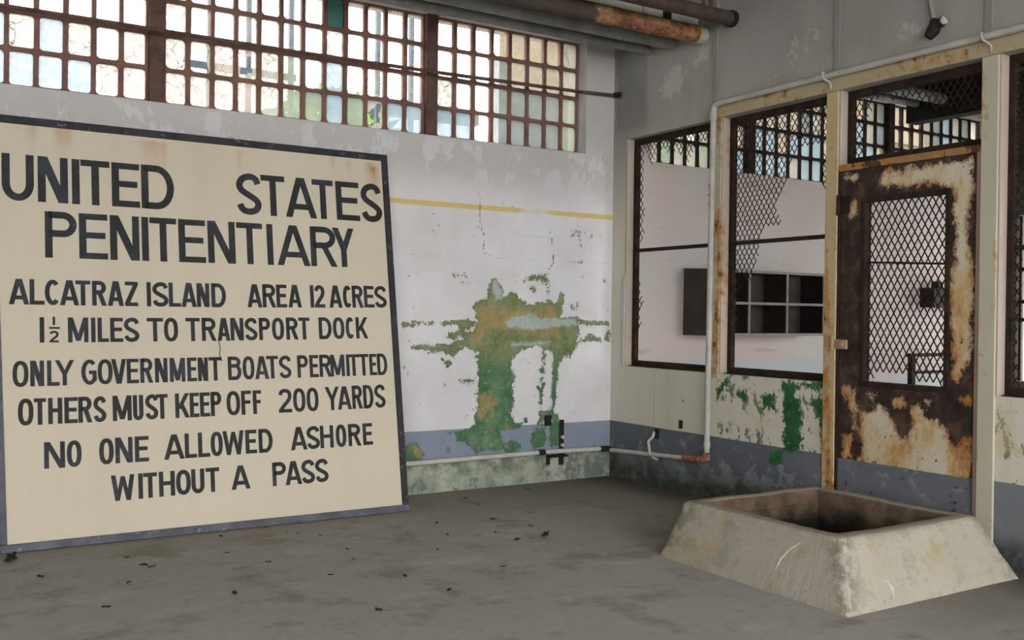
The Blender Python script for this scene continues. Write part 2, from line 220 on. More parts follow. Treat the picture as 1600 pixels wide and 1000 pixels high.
class Mat:
    def __init__(s, name, rough=.85, coord='Position'):
        s.m = bpy.data.materials.new(name); s.m.use_nodes = True
        s.t = s.m.node_tree; s.n = s.t.nodes; s.l = s.t.links
        s.bsdf = s.n['Principled BSDF']
        s.bsdf.inputs['Roughness'].default_value = rough
        s.bsdf.inputs['Specular IOR Level'].default_value = .25
        if coord == 'Position': s.co = s.n.new('ShaderNodeNewGeometry').outputs['Position']
        else: s.co = s.n.new('ShaderNodeTexCoord').outputs['Object']
        sp = s.n.new('ShaderNodeSeparateXYZ'); s.l.new(s.co, sp.inputs[0])
        s.x, s.y, s.z = sp.outputs
    def _in(s, node, i, v):
        if v is None: return
        if isinstance(v, bpy.types.NodeSocket): s.l.new(v, node.inputs[i])
        else: node.inputs[i].default_value = v
    def math(s, op, a, b=None, c=None, clamp=False):
        n = s.n.new('ShaderNodeMath'); n.operation = op; n.use_clamp = clamp
        s._in(n, 0, a); s._in(n, 1, b); s._in(n, 2, c)
        return n.outputs[0]
    def add(s, a, b): return s.math('ADD', a, b)
    def sub(s, a, b): return s.math('SUBTRACT', a, b)
    def mul(s, a, b): return s.math('MULTIPLY', a, b)
    def mx(s, a, b): return s.math('MAXIMUM', a, b)
    def mn(s, a, b): return s.math('MINIMUM', a, b)
    def inv(s, a): return s.math('SUBTRACT', 1.0, a)
    def step(s, v, a, b):
        """0 at a, 1 at b (smooth)"""
        n = s.n.new('ShaderNodeMapRange'); n.interpolation_type = 'SMOOTHSTEP'
        s._in(n, 0, v); n.inputs[1].default_value = min(a, b); n.inputs[2].default_value = max(a, b)
        n.inputs[3].default_value = 0 if a < b else 1; n.inputs[4].default_value = 1 if a < b else 0
        return n.outputs[0]
    def scaled(s, sx, sy, sz, off=(0, 0, 0)):
        n = s.n.new('ShaderNodeMapping'); s.l.new(s.co, n.inputs[0])
        n.inputs['Scale'].default_value = (sx, sy, sz); n.inputs['Location'].default_value = off
        return n.outputs[0]
    def noise(s, scale, detail=4, rough=.6, vec=None, dist=0, color=False):
        n = s.n.new('ShaderNodeTexNoise')
        s.l.new(vec if vec is not None else s.co, n.inputs['Vector'])
        n.inputs['Scale'].default_value = scale; n.inputs['Detail'].default_value = detail
        n.inputs['Roughness'].default_value = rough; n.inputs['Distortion'].default_value = dist
        return n.outputs[1 if color else 0]
    def voro(s, scale, vec=None, feature='DISTANCE_TO_EDGE'):
        n = s.n.new('ShaderNodeTexVoronoi'); n.feature = feature
        s.l.new(vec if vec is not None else s.co, n.inputs['Vector']); n.inputs['Scale'].default_value = scale
        return n.outputs[0]
    def attr(s, name):
        n = s.n.new('ShaderNodeAttribute'); n.attribute_name = name
        return n.outputs['Fac']
    def mix(s, f, a, b):
        n = s.n.new('ShaderNodeMix'); n.data_type = 'RGBA'
        s._in(n, 0, f)
        for i, v in ((6, a), (7, b)):
            if isinstance(v, str): v = C(v)
            s._in(n, i, v)
        return n.outputs[2]
    def ramp(s, f, stops):
        n = s.n.new('ShaderNodeValToRGB'); e = n.color_ramp.elements
        while len(e) < len(stops): e.new(.5)
        for k, (p, c) in zip(e, stops): k.position = p; k.color = C(c) if isinstance(c, str) else c
        s.l.new(f, n.inputs[0]); return n.outputs[0]
    def done(s, color, bump=None, dist=.004, strength=.6, rough=None, metal=None):
        if isinstance(color, str): color = C(color)
        s._in(s.bsdf, s.bsdf.inputs.find('Base Color'), color)
        if rough is not None: s._in(s.bsdf, s.bsdf.inputs.find('Roughness'), rough)
        if metal is not None: s._in(s.bsdf, s.bsdf.inputs.find('Metallic'), metal)
        if bump is not None:
            b = s.n.new('ShaderNodeBump'); b.inputs['Distance'].default_value = dist; b.inputs['Strength'].default_value = strength
            s.l.new(bump, b.inputs['Height']); s.l.new(b.outputs[0], s.bsdf.inputs['Normal'])
        return s.m

# ---- wall with the windows (plane y = 0)
def mat_wall_left():
    m = Mat('flaking_white_wall_paint')
    n1 = m.noise(2.2, 5); n2 = m.noise(9, 6, .65); n3 = m.noise(40, 5, .7)
    white = m.mix(m.step(n1, .3, .7), '#cdccce', '#dadadd')
    white = m.mix(m.mul(m.step(m.noise(1.3, 3, .5, m.scaled(1, 1, .25)), .5, .75), .5), white, '#bdb6ac')
    grey = m.mix(n2, '#b3b1af', '#bfbdbb')
    zt = m.add(m.z, m.mul(m.sub(m.noise(1.6, 5), .5), .35))
    up = m.step(zt, 2.0, 2.36)
    col = m.mix(up, white, grey)
    # white patches where the grey coat flaked
    fl = m.add(m.noise(7, 7, .7, m.scaled(1, 1, .55)), m.mul(m.sub(m.noise(2.1, 3), .5), .45))
    flk = m.mul(m.step(fl, .525, .545), m.mul(m.step(m.z, 2.1, 2.2), m.step(m.z, 2.5, 2.44)))
    col = m.mix(m.mul(flk, .8), col, '#c9c9cb')
    # yellow band
    yb = m.math('ABSOLUTE', m.sub(m.z, m.add(2.013, m.mul(m.sub(n1, .5), .02))))
    ym = m.mul(m.step(yb, .021, .015), m.step(m.x, .01, 0))
    fade = m.math('ABSOLUTE', m.sub(m.x, -.72))
    ym = m.mul(ym, m.add(.25, m.mul(m.step(m.add(fade, m.mul(n2, .12)), .12, .24), m.add(.45, m.mul(n2, .6)))))
    col = m.mix(ym, col, '#cfb878')
    # grey scuffs and chips
    sc = m.add(m.noise(22, 6, .7), m.mul(m.sub(m.noise(3.1, 3, .6, m.scaled(1, 1, 1.6, (3, 0, 1))), .5), .9))
    chips = m.mul(m.step(sc, .685, .70), m.mul(m.step(m.z, .48, .55), m.step(m.z, 2.1, 1.98)))
    col = m.mix(m.mul(chips, .8), col, '#787a70')
    jl = m.math('ABSOLUTE', m.sub(m.z, 1.655)); col = m.mix(m.mul(m.step(jl, .006, .001), m.mul(m.step(n2, .45, .7), .6)), col, '#8b8b86')
    jl = m.math('ABSOLUTE', m.sub(m.z, 1.83)); col = m.mix(m.mul(m.step(jl, .006, .001), m.mul(m.step(n1, .45, .7), .4)), col, '#9a9a96')
    cr = m.add(m.attr('crack'), m.mul(m.sub(n3, .5), .03))
    col = m.mix(m.mul(m.step(cr, -.008, -.002), m.step(n2, .35, .5)), col, '#5e605c')
    # blue dado
    dz = m.add(m.z, m.mul(m.sub(n1, .5), .012))
    dado = m.step(dz, .437, .433)
    blue = m.mix(n2, '#7b8596', '#8b95a5')
    worn = m.step(m.add(m.noise(6, 6, .65), m.mul(m.sub(m.z, .3), -1.1)), .62, .64)
    blue = m.mix(worn, blue, '#6f7f72')
    col = m.mix(dado, col, blue)
    # old green, ochre and pale blue layers
    wob = m.add(m.mul(m.sub(m.noise(12, 7, .8), .5), .20), m.mul(m.sub(m.noise(60, 4, .75), .5), .05))
    pe = m.add(m.attr('peel'), wob)
    green = m.ramp(m.noise(6, 6, .65), [(.25, '#4d6145'), (.42, '#6c7850'), (.55, '#7f8863'), (.7, '#8f9474'), (.85, '#a3a68a')])
    gl = m.mix(m.step(m.z, .75, 1.05), m.ramp(m.noise(5, 6, .7), [(.3, '#375a42'), (.48, '#4d7353'), (.62, '#688467'), (.8, '#8c9a78')]), green)
    oc = m.mul(m.step(m.add(m.attr('ochre'), m.mul(m.sub(m.noise(13, 6, .75), .5), .34)), -.02, .03), .85)
    gl = m.mix(oc, gl, m.ramp(m.noise(10, 6, .7), [(.25, '#6f7a52'), (.40, '#90855c'), (.55, '#a38a58'), (.68, '#a89b73'), (.8, '#c3b891')]))
    te = m.step(m.add(m.attr('teal'), m.mul(m.sub(m.noise(14, 5, .7), .5), .08)), -.012, .015)
    gl = m.mix(te, gl, m.ramp(n2, [(.3, '#93a39c'), (.7, '#b0bab6')]))
    gl = m.mix(m.mul(m.step(m.noise(34, 6, .75), .55, .64), .45), gl, '#b4b79f')
    gl = m.mix(m.mul(m.step(m.noise(22, 6, .75), .42, .34), .5), gl, '#4a5440')
    edge = m.mul(m.step(pe, .0, .002), m.step(pe, .018, .004))
    pm = m.step(pe, .0, .003)
    pm = m.mul(pm, m.inv(m.mul(m.step(m.noise(26, 4, .7), .70, .71), .9)))
    col = m.mix(pm, col, m.mix(m.mul(edge, .55), gl, '#3a4434'))
    # damp, pale green foot of the wall
    fz = m.add(m.z, m.mul(m.sub(m.noise(5, 5, .6), .5), .14))
    foot = m.step(fz, .225, .21)
    fcol = m.ramp(m.noise(5, 6, .7), [(.28, '#626b5e'), (.45, '#8c9585'), (.6, '#aab0a0'), (.78, '#bcbfaf')])
    fcol = m.mix(m.mul(m.step(m.z, .13, .2), m.step(n2, .45, .58)), fcol, '#6a7568')
    fcol = m.mix(m.step(m.noise(7, 5, .7, m.scaled(1, 1, 1, (5, 2, 1))), .66, .7), fcol, '#aaa46e')
    fcol = m.mix(m.mul(m.step(m.add(m.noise(9, 6, .75, m.scaled(1, 1, 1, (1, 4, 2))), m.mul(m.step(m.x, -.6, -.2), .09)), .56, .575), .8), fcol, m.mix(n3, '#56615a', '#747b7a'))
    col = m.mix(foot, col, fcol)
    # the room behind the screens
    inn = m.step(m.x, .02, .08)
    pink = m.mix(m.step(m.noise(1.5, 4), .35, .65), '#d2c4bc', '#cfcac8')
    pink = m.mix(m.mul(m.step(m.noise(3, 6, .7, m.scaled(.5, 1, 3)), .58, .68), .45), pink, '#a08a80')
    pink = m.mix(m.step(m.add(m.z, m.mul(m.step(m.x, 2.4, 2.7), .22)), .893, .885), pink, '#c0caca')
    col = m.mix(inn, col, pink)
    hgt = m.add(m.mul(m.inv(pm), .8), m.mul(n3, .35))
    return m.done(col, hgt, .004, .55)

# ---- screen wall (plane x = 0)
def mat_wall_right():
    m = Mat('flaking_screen_wall_paint')
    n1 = m.noise(1.8, 5); n2 = m.noise(8, 6, .65); n3 = m.noise(40, 5, .7)
    st = m.noise(5, 5, .6, m.scaled(1, 1, .12))
    grey = m.mix(st, '#8b8986', '#a6a4a0')
    grey = m.mix(m.mul(m.step(n1, .45, .75), .5), grey, '#7c766c')
    cream = m.mix(n1, '#c7c2b4', '#d6d1c2')
    cream = m.mix(m.mul(m.step(st, .5, .7), .35), cream, '#b7b2a5')
    zt = m.add(m.z, m.mul(m.sub(n1, .5), .5))
    col = m.mix(m.step(zt, 1.7, 2.95), cream, grey)
    # pale scars high up
    fl = m.add(m.noise(13, 6, .7), m.mul(m.sub(m.noise(1.7, 2, .5, m.scaled(1, 1, 1, (4, 1, 7))), .5), .6))
    col = m.mix(m.mul(m.mul(m.step(fl, .665, .68), m.step(m.z, 2.7, 2.76)), .75), col, '#aeaca5')
    ws = m.add(m.attr('scar'), m.mul(m.sub(m.noise(17, 7, .8), .5), .42))
    col = m.mix(m.mul(m.step(ws, .0, .03), .6), col, '#bbb9b1')
    sm = m.math('ABSOLUTE', m.sub(m.y, -.21)); col = m.mix(m.mul(m.step(sm, .2, .16), m.mul(m.step(m.z, 2.64, 2.7), .45)), col, '#6d7071')
    # flakes below the screens
    f2 = m.add(m.noise(15, 7, .72, m.scaled(1, 1, .6)), m.mul(m.sub(m.noise(2.4, 3), .5), .5))
    low = m.mul(m.step(m.z, .9, .86), m.step(m.y, -1.1, -1.2))
    col = m.mix(m.mul(m.step(f2, .555, .57), low), col, m.mix(n2, '#46603f', '#7c8a70'))
    col = m.mix(m.mul(m.mul(m.step(m.noise(3, 4), .52, .62), low), .45), col, '#c6b891')
    f3 = m.mul(m.step(f2, .68, .69), m.mul(m.step(m.z, .9, .86), m.step(m.y, -1.2, -1.1)))
    col = m.mix(f3, col, '#77776a')
    se = m.math('ABSOLUTE', m.sub(m.y, -.52)); col = m.mix(m.mul(m.step(se, .006, .002), m.mul(m.step(m.z, .86, .84), .5)), col, '#8a8678')
    # dado
    dado = m.step(m.add(m.z, m.mul(m.sub(n1, .5), .012)), .437, .433)
    blue = m.mix(n2, '#565b62', '#696e75')
    blue = m.mix(m.step(m.y, -1.6, -2.4), blue, m.mix(n2, '#6c7076', '#7c8085'))
    wv = m.add(m.noise(9, 6, .7), m.mul(m.sub(.34, m.z), .6))
    blue = m.mix(m.mul(m.step(wv, .57, .59), m.step(m.y, -2.6, -2.0)), blue, m.mix(n3, '#8a9092', '#6b7470'))
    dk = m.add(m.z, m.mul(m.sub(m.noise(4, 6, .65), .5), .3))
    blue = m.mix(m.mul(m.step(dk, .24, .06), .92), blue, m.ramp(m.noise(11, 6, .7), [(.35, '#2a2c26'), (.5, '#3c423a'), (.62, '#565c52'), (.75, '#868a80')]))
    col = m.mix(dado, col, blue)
    wob = m.add(m.mul(m.sub(m.noise(13, 7, .8), .5), .20), m.mul(m.sub(m.noise(60, 4, .75), .5), .05))
    pe = m.add(m.attr('peel'), wob)
    pm = m.mul(m.step(pe, 0, .003), m.inv(m.step(m.noise(24, 4, .7), .66, .67)))
    col = m.mix(pm, col, m.ramp(n2, [(.3, '#20472a'), (.55, '#2f6239'), (.8, '#4d7850')]))
    hgt = m.add(m.mul(m.inv(pm), .7), m.mul(n3, .4))
    return m.done(col, hgt, .004, .5)

def mat_rusty(name, paint, paint2, rust_amt=.5, dark='#3a2a22', orange='#9c6630', coord='Position', scale=1.0, stretch=.4):
    m = Mat(name, .8, coord)
    a = m.add(m.noise(4 * scale, 6, .7, m.scaled(1, 1, stretch)), m.mul(m.sub(m.noise(16 * scale, 6, .75), .5), .5))
    col = m.mix(m.noise(3, 4), paint, paint2)
    col = m.mix(m.step(a, rust_amt - .06, rust_amt + .04), col, m.mix(m.noise(20, 4), orange, '#b98a4c'))
    col = m.mix(m.step(a, rust_amt + .06, rust_amt + .085), col, m.mix(m.noise(25, 4), dark, '#5b3c28'))
    return m.done(col, m.noise(45, 5, .7), .003, .5)

def mat_door():
    m = Mat('rusted_cream_door_paint', .8)
    n2 = m.noise(9, 6, .65); n3 = m.noise(30, 5, .7)
    rust = m.ramp(m.noise(7, 6, .7), [(.3, '#221e1c'), (.48, '#362b27'), (.58, '#4f4038'), (.68, '#5d4330'), (.78, '#8a5e36')])
    cream = m.ramp(m.add(m.noise(3.5, 6, .7, m.scaled(1, 1, .5)), m.add(m.mul(m.sub(n3, .5), .25), m.add(m.mul(m.mul(m.step(m.z, .9, .8), m.step(m.y, -2.95, -2.5)), .13), m.mul(m.mul(m.step(m.y, -2.88, -2.92), m.step(m.z, 1.75, 1.45)), .15)))), [(.3, '#cbc7ba'), (.5, '#c9c0a8'), (.63, '#c0a070'), (.76, '#9a6234')])
    pe = m.add(m.attr('paint'), m.add(m.mul(m.sub(m.noise(13, 7, .8, m.scaled(1, 1, .7)), .5), .19), m.mul(m.sub(m.noise(60, 4, .75), .5), .05)))
    pm = m.step(pe, -.002, .003)
    pm = m.mul(pm, m.inv(m.step(m.noise(26, 5, .75), .635, .65)))
    rim = m.mul(m.step(pe, .028, .004), pm)
    col = m.mix(pm, rust, m.mix(m.mul(rim, .7), cream, '#8a4f24'))
    blue = m.mix(n2, '#5c6168', '#70747a')
    blue = m.mix(m.mul(m.step(m.noise(9, 6, .7, m.scaled(1, 1, 1, (2, 2, 5))), .56, .62), .5), blue, '#8b8f90')
    bz = m.step(m.add(m.z, m.mul(m.sub(n3, .5), .014)), .428, .424)
    bz = m.mul(bz, m.inv(m.mul(m.step(m.noise(10, 5, .7), .62, .64), .85)))
    col = m.mix(bz, col, blue)
    return m.done(col, m.add(m.mul(pm, .8), m.mul(n3, .5)), .003, .6)

def mat_floor():
    m = Mat('worn_grey_concrete_floor', .82)
    n1 = m.noise(.7, 5, .6); n2 = m.noise(3.2, 6, .65); n3 = m.noise(26, 6, .7); n4 = m.noise(90, 3, .6)
    col = m.mix(n1, '#93908a', '#aaa7a1')
    col = m.mix(m.mul(m.step(n2, .5, .66), .75), col, '#7f796d')
    col = m.mix(m.mul(m.step(m.noise(11, 6, .75), .55, .68), .35), col, '#77716a')
    col = m.mix(m.mul(m.step(m.noise(1.6, 6, .7, m.scaled(1, 1.6, 1, (2, 7, 0))), .52, .68), .5), col, '#b4b2ac')
    col = m.mix(m.mul(m.step(n3, .56, .70), .4), col, '#7b766c')
    col = m.mix(m.mul(m.step(n4, .6, .72), .3), col, '#bebbb4')
    # earth gathered along the foot of the walls, with kerb shade painted in
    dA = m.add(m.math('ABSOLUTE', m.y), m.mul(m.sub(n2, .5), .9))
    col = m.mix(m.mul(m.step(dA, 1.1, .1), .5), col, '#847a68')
    dB_shade = m.add(m.math('ABSOLUTE', m.x), m.mul(m.sub(n2, .5), .8))
    col = m.mix(m.mul(m.step(dB_shade, 1.5, .3), .5), col, '#5d574a')  # broad dark band: dirt and the shade behind the kerb in one colour
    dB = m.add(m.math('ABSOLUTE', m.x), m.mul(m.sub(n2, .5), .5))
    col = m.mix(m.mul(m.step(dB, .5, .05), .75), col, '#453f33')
    sp = m.add(m.noise(55, 3, .6), m.mul(m.sub(n2, .5), .35))
    col = m.mix(m.mul(m.step(sp, .745, .76), .8), col, '#3a342b')
    return m.done(col, m.add(m.mul(n2, .6), m.mul(n3, .5)), .006, .35)

def mat_curb():
    m = Mat('rough_cast_concrete', .9)
    n1 = m.noise(2.4, 5, .6); n2 = m.noise(8, 6, .65); n3 = m.noise(38, 6, .7)
    col = m.mix(n1, '#9f998b', '#b5b0a2')
    col = m.mix(m.step(m.noise(3.1, 5, .65, m.scaled(1, 1, 1, (8, 2, 3))), .5, .66), col, '#a09779')
    col = m.mix(m.mul(m.step(n2, .52, .62), .5), col, '#8f8e87')
    col = m.mix(m.mul(m.step(m.noise(4.3, 5, .65, m.scaled(1, 1, 1, (1, 5, 9))), .62, .70), .6), col, '#b59a62')
    col = m.mix(m.mul(m.step(n3, .6, .7), .55), col, '#6a6458')
    col = m.mix(m.mul(m.step(n3, .36, .28), .5), col, '#c4bfaf')
    ed = m.mul(m.step(m.attr('corner'), .0, 1.0), m.step(m.noise(20, 6, .8), .46, .54))
    col = m.mix(m.mul(ed, .7), col, '#6e6556')
    col = m.mix(m.mul(m.step(m.noise(70, 4, .7), .6, .68), .5), col, '#7a7466')
    # darker dirt on the flat rim, brown lining inside
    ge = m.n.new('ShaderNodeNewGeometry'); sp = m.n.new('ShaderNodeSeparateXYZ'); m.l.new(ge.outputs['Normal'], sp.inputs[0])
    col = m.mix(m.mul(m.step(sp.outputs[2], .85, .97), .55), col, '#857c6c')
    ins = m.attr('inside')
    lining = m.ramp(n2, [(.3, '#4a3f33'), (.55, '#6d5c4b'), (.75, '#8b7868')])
    lining = m.mix(m.step(m.add(m.z, m.mul(m.sub(n2, .5), .15)), .24, .10), lining, '#1f1c16')  # lower lining painted near black to deepen the shaft's shade
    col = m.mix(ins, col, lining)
    return m.done(col, m.add(m.mul(n2, .6), m.mul(n3, .6)), .014, .8)

def mat_sign_board():
    m = Mat('cream_sign_paint', .7, 'Object')
    n1 = m.noise(1.5, 4, .55); n2 = m.noise(10, 5, .6); st = m.noise(3, 5, .6, m.scaled(1, 1, .08))
    col = m.mix(n1, '#c3baa6', '#ccc4b2')
    col = m.mix(m.mul(m.step(st, .45, .75), .35), col, '#bcae9c')
    col = m.mix(m.mul(m.step(n2, .55, .75), .2), col, '#b3aa94')
    ru = m.add(m.attr('rust'), m.mul(m.sub(m.noise(14, 5, .7, m.scaled(1, 1, .12)), .5), .6))
    col = m.mix(m.mul(m.step(ru, .1, .9), .6), col, '#ae8560')
    col = m.mix(m.mul(m.step(ru, .75, 1.0), .45), col, '#80563a')
    return m.done(col, n2, .001, .3)

def mat_letters():
    m = Mat('worn_black_sign_paint', .65, 'Object')
    n = m.noise(6, 5, .65); f = m.noise(34, 6, .72)
    col = m.ramp(n, [(.3, '#24231f'), (.5, '#2a2c2f'), (.68, '#383d47')])
    col = m.mix(m.mul(m.step(f, .58, .76), .55), col, '#7d7c78')
    col = m.mix(m.step(m.noise(16, 6, .72), .70, .73), col, '#b5ab97')
    return m.done(col)

def mat_simple(name, a, b, scale=10, rough=.8, bump=.3, coord='Position', metal=None, stretch=1.0, c=None, cthr=.62):
    m = Mat(name, rough, coord)
    n = m.noise(scale, 6, .65, m.scaled(1, 1, stretch))
    col = m.mix(m.step(n, .3, .7), a, b)
    if c: col = m.mix(m.step(m.noise(scale * 2.3, 6, .72), cthr, cthr + .04), col, c)
    return m.done(col, m.noise(scale * 4, 5, .7), .003, bump, metal=metal)

def mat_pane(name, color, opacity=.9, streak=.3, tint=(1, 1, 1, 1), crack=0.0):
    """weathered glass: part see-through, part milky"""
    m = Mat(name, .3)
    t = m.n.new('ShaderNodeBsdfTranslucent'); d = m.n.new('ShaderNodeBsdfDiffuse'); tr = m.n.new('ShaderNodeBsdfTransparent')
    n = m.noise(7, 5, .6); n2 = m.noise(38, 4, .7)
    col = m.mix(m.step(n, .3, .7), color, tuple(min(1, x * 1.25) for x in C(color)[:3]) + (1,))
    m.l.new(col, t.inputs[0]); m.l.new(col, d.inputs[0]); tr.inputs[0].default_value = tint
    a = m.n.new('ShaderNodeMixShader'); a.inputs[0].default_value = .3
    m.l.new(t.outputs[0], a.inputs[1]); m.l.new(d.outputs[0], a.inputs[2])
    f = m.add(opacity, m.mul(m.sub(n2, .5), streak))
    ck = None
    if crack:
        vd = m.n.new('ShaderNodeVectorMath'); vd.operation = 'ADD'; sc_ = m.n.new('ShaderNodeVectorMath'); sc_.operation = 'SCALE'; sc_.inputs['Scale'].default_value = .12
        m.l.new(m.noise(7, 3, .6, color=True), sc_.inputs[0]); m.l.new(m.co, vd.inputs[0]); m.l.new(sc_.outputs[0], vd.inputs[1])
        ck = m.mul(m.step(m.voro(7.5, vd.outputs[0]), .016, .006), m.step(m.noise(4, 2), .42, .5))
        ck = m.mx(ck, m.mul(m.step(m.noise(42, 5, .75), .64, .67), .7))
        e = m.voro(9, m.noise(5, 2, .5, color=True))
        v = m.voro(5.5)
        f = m.mx(f, m.mul(m.step(v, .022, .004), crack))
        f = m.mx(f, m.mul(m.step(m.noise(24, 5, .75), .62, .66), crack * .8))
    f = m.math('MAXIMUM', m.math('MINIMUM', f, 1.0), 0.0)
    b = m.n.new('ShaderNodeMixShader'); m.l.new(f, b.inputs[0])
    m.l.new(tr.outputs[0], b.inputs[1]); m.l.new(a.outputs[0], b.inputs[2])
    g = m.n.new('ShaderNodeBsdfGlossy'); g.inputs['Roughness'].default_value = .15
    if ck is not None:
        dk = m.n.new('ShaderNodeBsdfDiffuse'); dk.inputs[0].default_value = C('#8f8a7c'); b3 = m.n.new('ShaderNodeMixShader')
        m.l.new(m.mul(ck, .75), b3.inputs[0]); m.l.new(b.outputs[0], b3.inputs[1]); m.l.new(dk.outputs[0], b3.inputs[2]); b = b3
    e2 = m.n.new('ShaderNodeMixShader'); e2.inputs[0].default_value = .03
    m.l.new(b.outputs[0], e2.inputs[1]); m.l.new(g.outputs[0], e2.inputs[2])
    out = m.n['Material Output']; m.l.new(e2.outputs[0], out.inputs[0]); m.n.remove(m.bsdf)
    return m.m

M = {}
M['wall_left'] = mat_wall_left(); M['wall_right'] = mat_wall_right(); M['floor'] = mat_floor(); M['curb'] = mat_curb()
M['door'] = mat_door(); M['board'] = mat_sign_board(); M['letters'] = mat_letters()
M['post'] = mat_rusty('cream_post_paint', '#aeaa98', '#bfbaa6', .545, '#5a4430', '#a08050', stretch=.15)
M['header'] = mat_rusty('cream_header_paint', '#9f9272', '#b3a88c', .60, '#6b5a45', '#8f7a52', stretch=1.0)
M['rust_bar'] = mat_simple('dark_rusted_steel', '#1d1815', '#3a2a20', 12, .85, .5, c='#5c3d28', cthr=.64)
M['mesh'] = mat_simple('blackened_expanded_metal', '#1f1a17', '#382b22', 14, .85, .3)
M['muntin'] = mat_simple('rust_brown_window_steel', '#6a4e44', '#84645a', 6, .85, .4, c='#8f6444', cthr=.62)
M['muntin_dark'] = mat_simple('dark_window_steel', '#231c18', '#3b2d25', 8, .85, .4, c='#5d4230', cthr=.64)
M['pipe_paint'] = mat_simple('chalky_grey_pipe_paint', '#a09f99', '#b9b8b2', 7, .6, .2, c='#858079', cthr=.66)
M['pipe_white'] = mat_simple('chalky_white_pipe_paint', '#b3b1aa', '#c6c4bd', 7, .6, .2, c='#8d8982', cthr=.66)
M['pipe_grey'] = mat_simple('dull_grey_pipe_paint', '#6e706f', '#8c8d8b', 8, .6, .4, c='#a09f9b', cthr=.66)
M['pipe_brown'] = mat_simple('dark_brown_pipe', '#3a302d', '#54453f', 9, .7, .4, c='#76695f', cthr=.66)
M['rusty_fit'] = mat_simple('orange_rusted_fitting', '#80503c', '#a5745c', 16, .8, .6, c='#d0bcae', cthr=.60)
M['iron'] = mat_simple('black_iron', '#191817', '#2c2927', 14, .7, .4)
M['dim_plaster'] = mat_simple('shade_black_plaster', '#1b1a18', '#2b2926', 4, .95, .4)  # near-black plaster puts the dimness of the back room's ceiling into its colour
M['ceiling'] = mat_simple('sooty_ceiling_concrete', '#4d4b48', '#63605b', 3, .9, .4)
M['timber'] = mat_simple('grey_painted_timber', '#b5b4ae', '#c4c3bd', 5, .8, .3)
M['frame_wood'] = mat_simple('black_sign_frame_paint', '#26262a', '#3a3a40', 8, .7, .4, coord='Object', c='#6f7078', cthr=.60)
M['frame_dusty'] = mat_simple('dusty_sign_frame_paint', '#4a4c55', '#666973', 8, .75, .4, coord='Object', c='#8d8f96', cthr=.62)
M['cab'] = mat_simple('dark_cabinet_boards', '#2c2725', '#3b3532', 6, .8, .3)
M['cab_side'] = mat_simple('cabinet_side_board', '#3f3a36', '#504a46', 5, .7, .3)
M['cab_in'] = mat_simple('cabinet_inner_boards', '#433b38', '#544b47', 6, .8, .3)
M['cab_edge'] = mat_simple('worn_grey_cabinet_edge', '#8b8580', '#a09a94', 9, .8, .3)
M['seam'] = mat_simple('grey_seam_paint', '#817f7b', '#918f8b', 5, .85, .3)
M['exterior'] = mat_simple('tan_render', '#5c5443', '#6a6150', 2, .9, .3)
M['ext_ground'] = mat_simple('pale_ground', '#8d8b80', '#a09d90', 1, .9, .2)
M['ext_steel'] = mat_simple('blue_grey_steel', '#39444c', '#48555d', 5, .6, .1)
M['leaf'] = mat_simple('green_leaves', '#587a45', '#86a468', 3, .7, .1)
M['bark'] = mat_simple('brown_bark', '#5d5040', '#776854', 6, .9, .5)
M['scrap'] = mat_simple('dead_leaf', '#251f17', '#3d3224', 30, .9, .3, coord='Object')
def mat_orange_pipe():
    m = Mat('flaking_orange_rust_pipe', .85)
    n = m.noise(9, 7, .75, m.scaled(.5, 1, 1)); n2 = m.noise(30, 5, .7)
    col = m.ramp(m.add(n, m.mul(m.sub(n2, .5), .35)), [(.30, '#4a372f'), (.42, '#6d4832'), (.52, '#93694a'), (.62, '#a98c68'), (.72, '#cdc2b2')])
    pl = m.step(m.add(m.x, m.mul(m.sub(n, .5), .2)), -.98, -.9)
    col = m.mix(pl, m.mix(n2, '#403733', '#564b45'), col)
    return m.done(col, m.add(n, n2), .008, .7)
M['pipe_orange'] = mat_orange_pipe()

PANES = {}
PANES['F'] = mat_pane('milky_cream_glass', '#85847b', .93, .3, (1, 1, 1, 1), .25)
PANES['W'] = mat_pane('milky_warm_glass', '#8b827a', .93, .3, (1, 1, 1, 1), .25)
PANES['B'] = mat_pane('milky_blue_glass', '#75848c', .95, .15)
PANES['G'] = mat_pane('milky_green_glass', '#727c6e', .85)
PANES['D'] = mat_pane('shaded_milky_glass', '#636a69', .93, .2)  # darker milky glass, painting in the light lost to the building behind
PANES['C'] = mat_pane('cracked_clear_glass', '#9a978a', .32, .5, (1, 1, 1, 1), .75)
PANES['P'] = mat_pane('clear_glass', '#9a978a', .12, .3, (1, 1, 1, 1))
PANES['T'] = mat_simple('teal_painted_panel', '#4a7d7c', '#5a8c89', 6, .6, .1)
PANE_KEYS = list(PANES); PANE_MATS = [PANES[k] for k in PANE_KEYS]

# ------------------------------------------------------------------ room shell
ROOM_X0, ROOM_Y0, CEIL = -9.0, -9.0, 3.75
WIN_Z0, WIN_Z1 = 2.485, 3.345

# floor, with the shaft opening under the kerb
PX0, PX1, PY0, PY1 = -1.16, -.34, -3.15, -2.33
m = MB()
xs = [-14, PX0, PX1, 6.0]; ys = [-16, PY0, PY1, .25]
m.open = True
m.grid(lambda u, v: (u, v, 0), xs, ys, keep=lambda u, v: not (PX0 < u < PX1 and PY0 < v < PY1))
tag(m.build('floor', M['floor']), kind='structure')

m = MB(); m.box(ROOM_X0 - .2, .05, ROOM_Y0, .25, CEIL, CEIL + .2); m.box(.05, 5.4, ROOM_Y0, .25, CEIL, CEIL + .2, 1)
tag(m.build('ceiling', [M['ceiling'], M['dim_plaster']]), kind='structure')

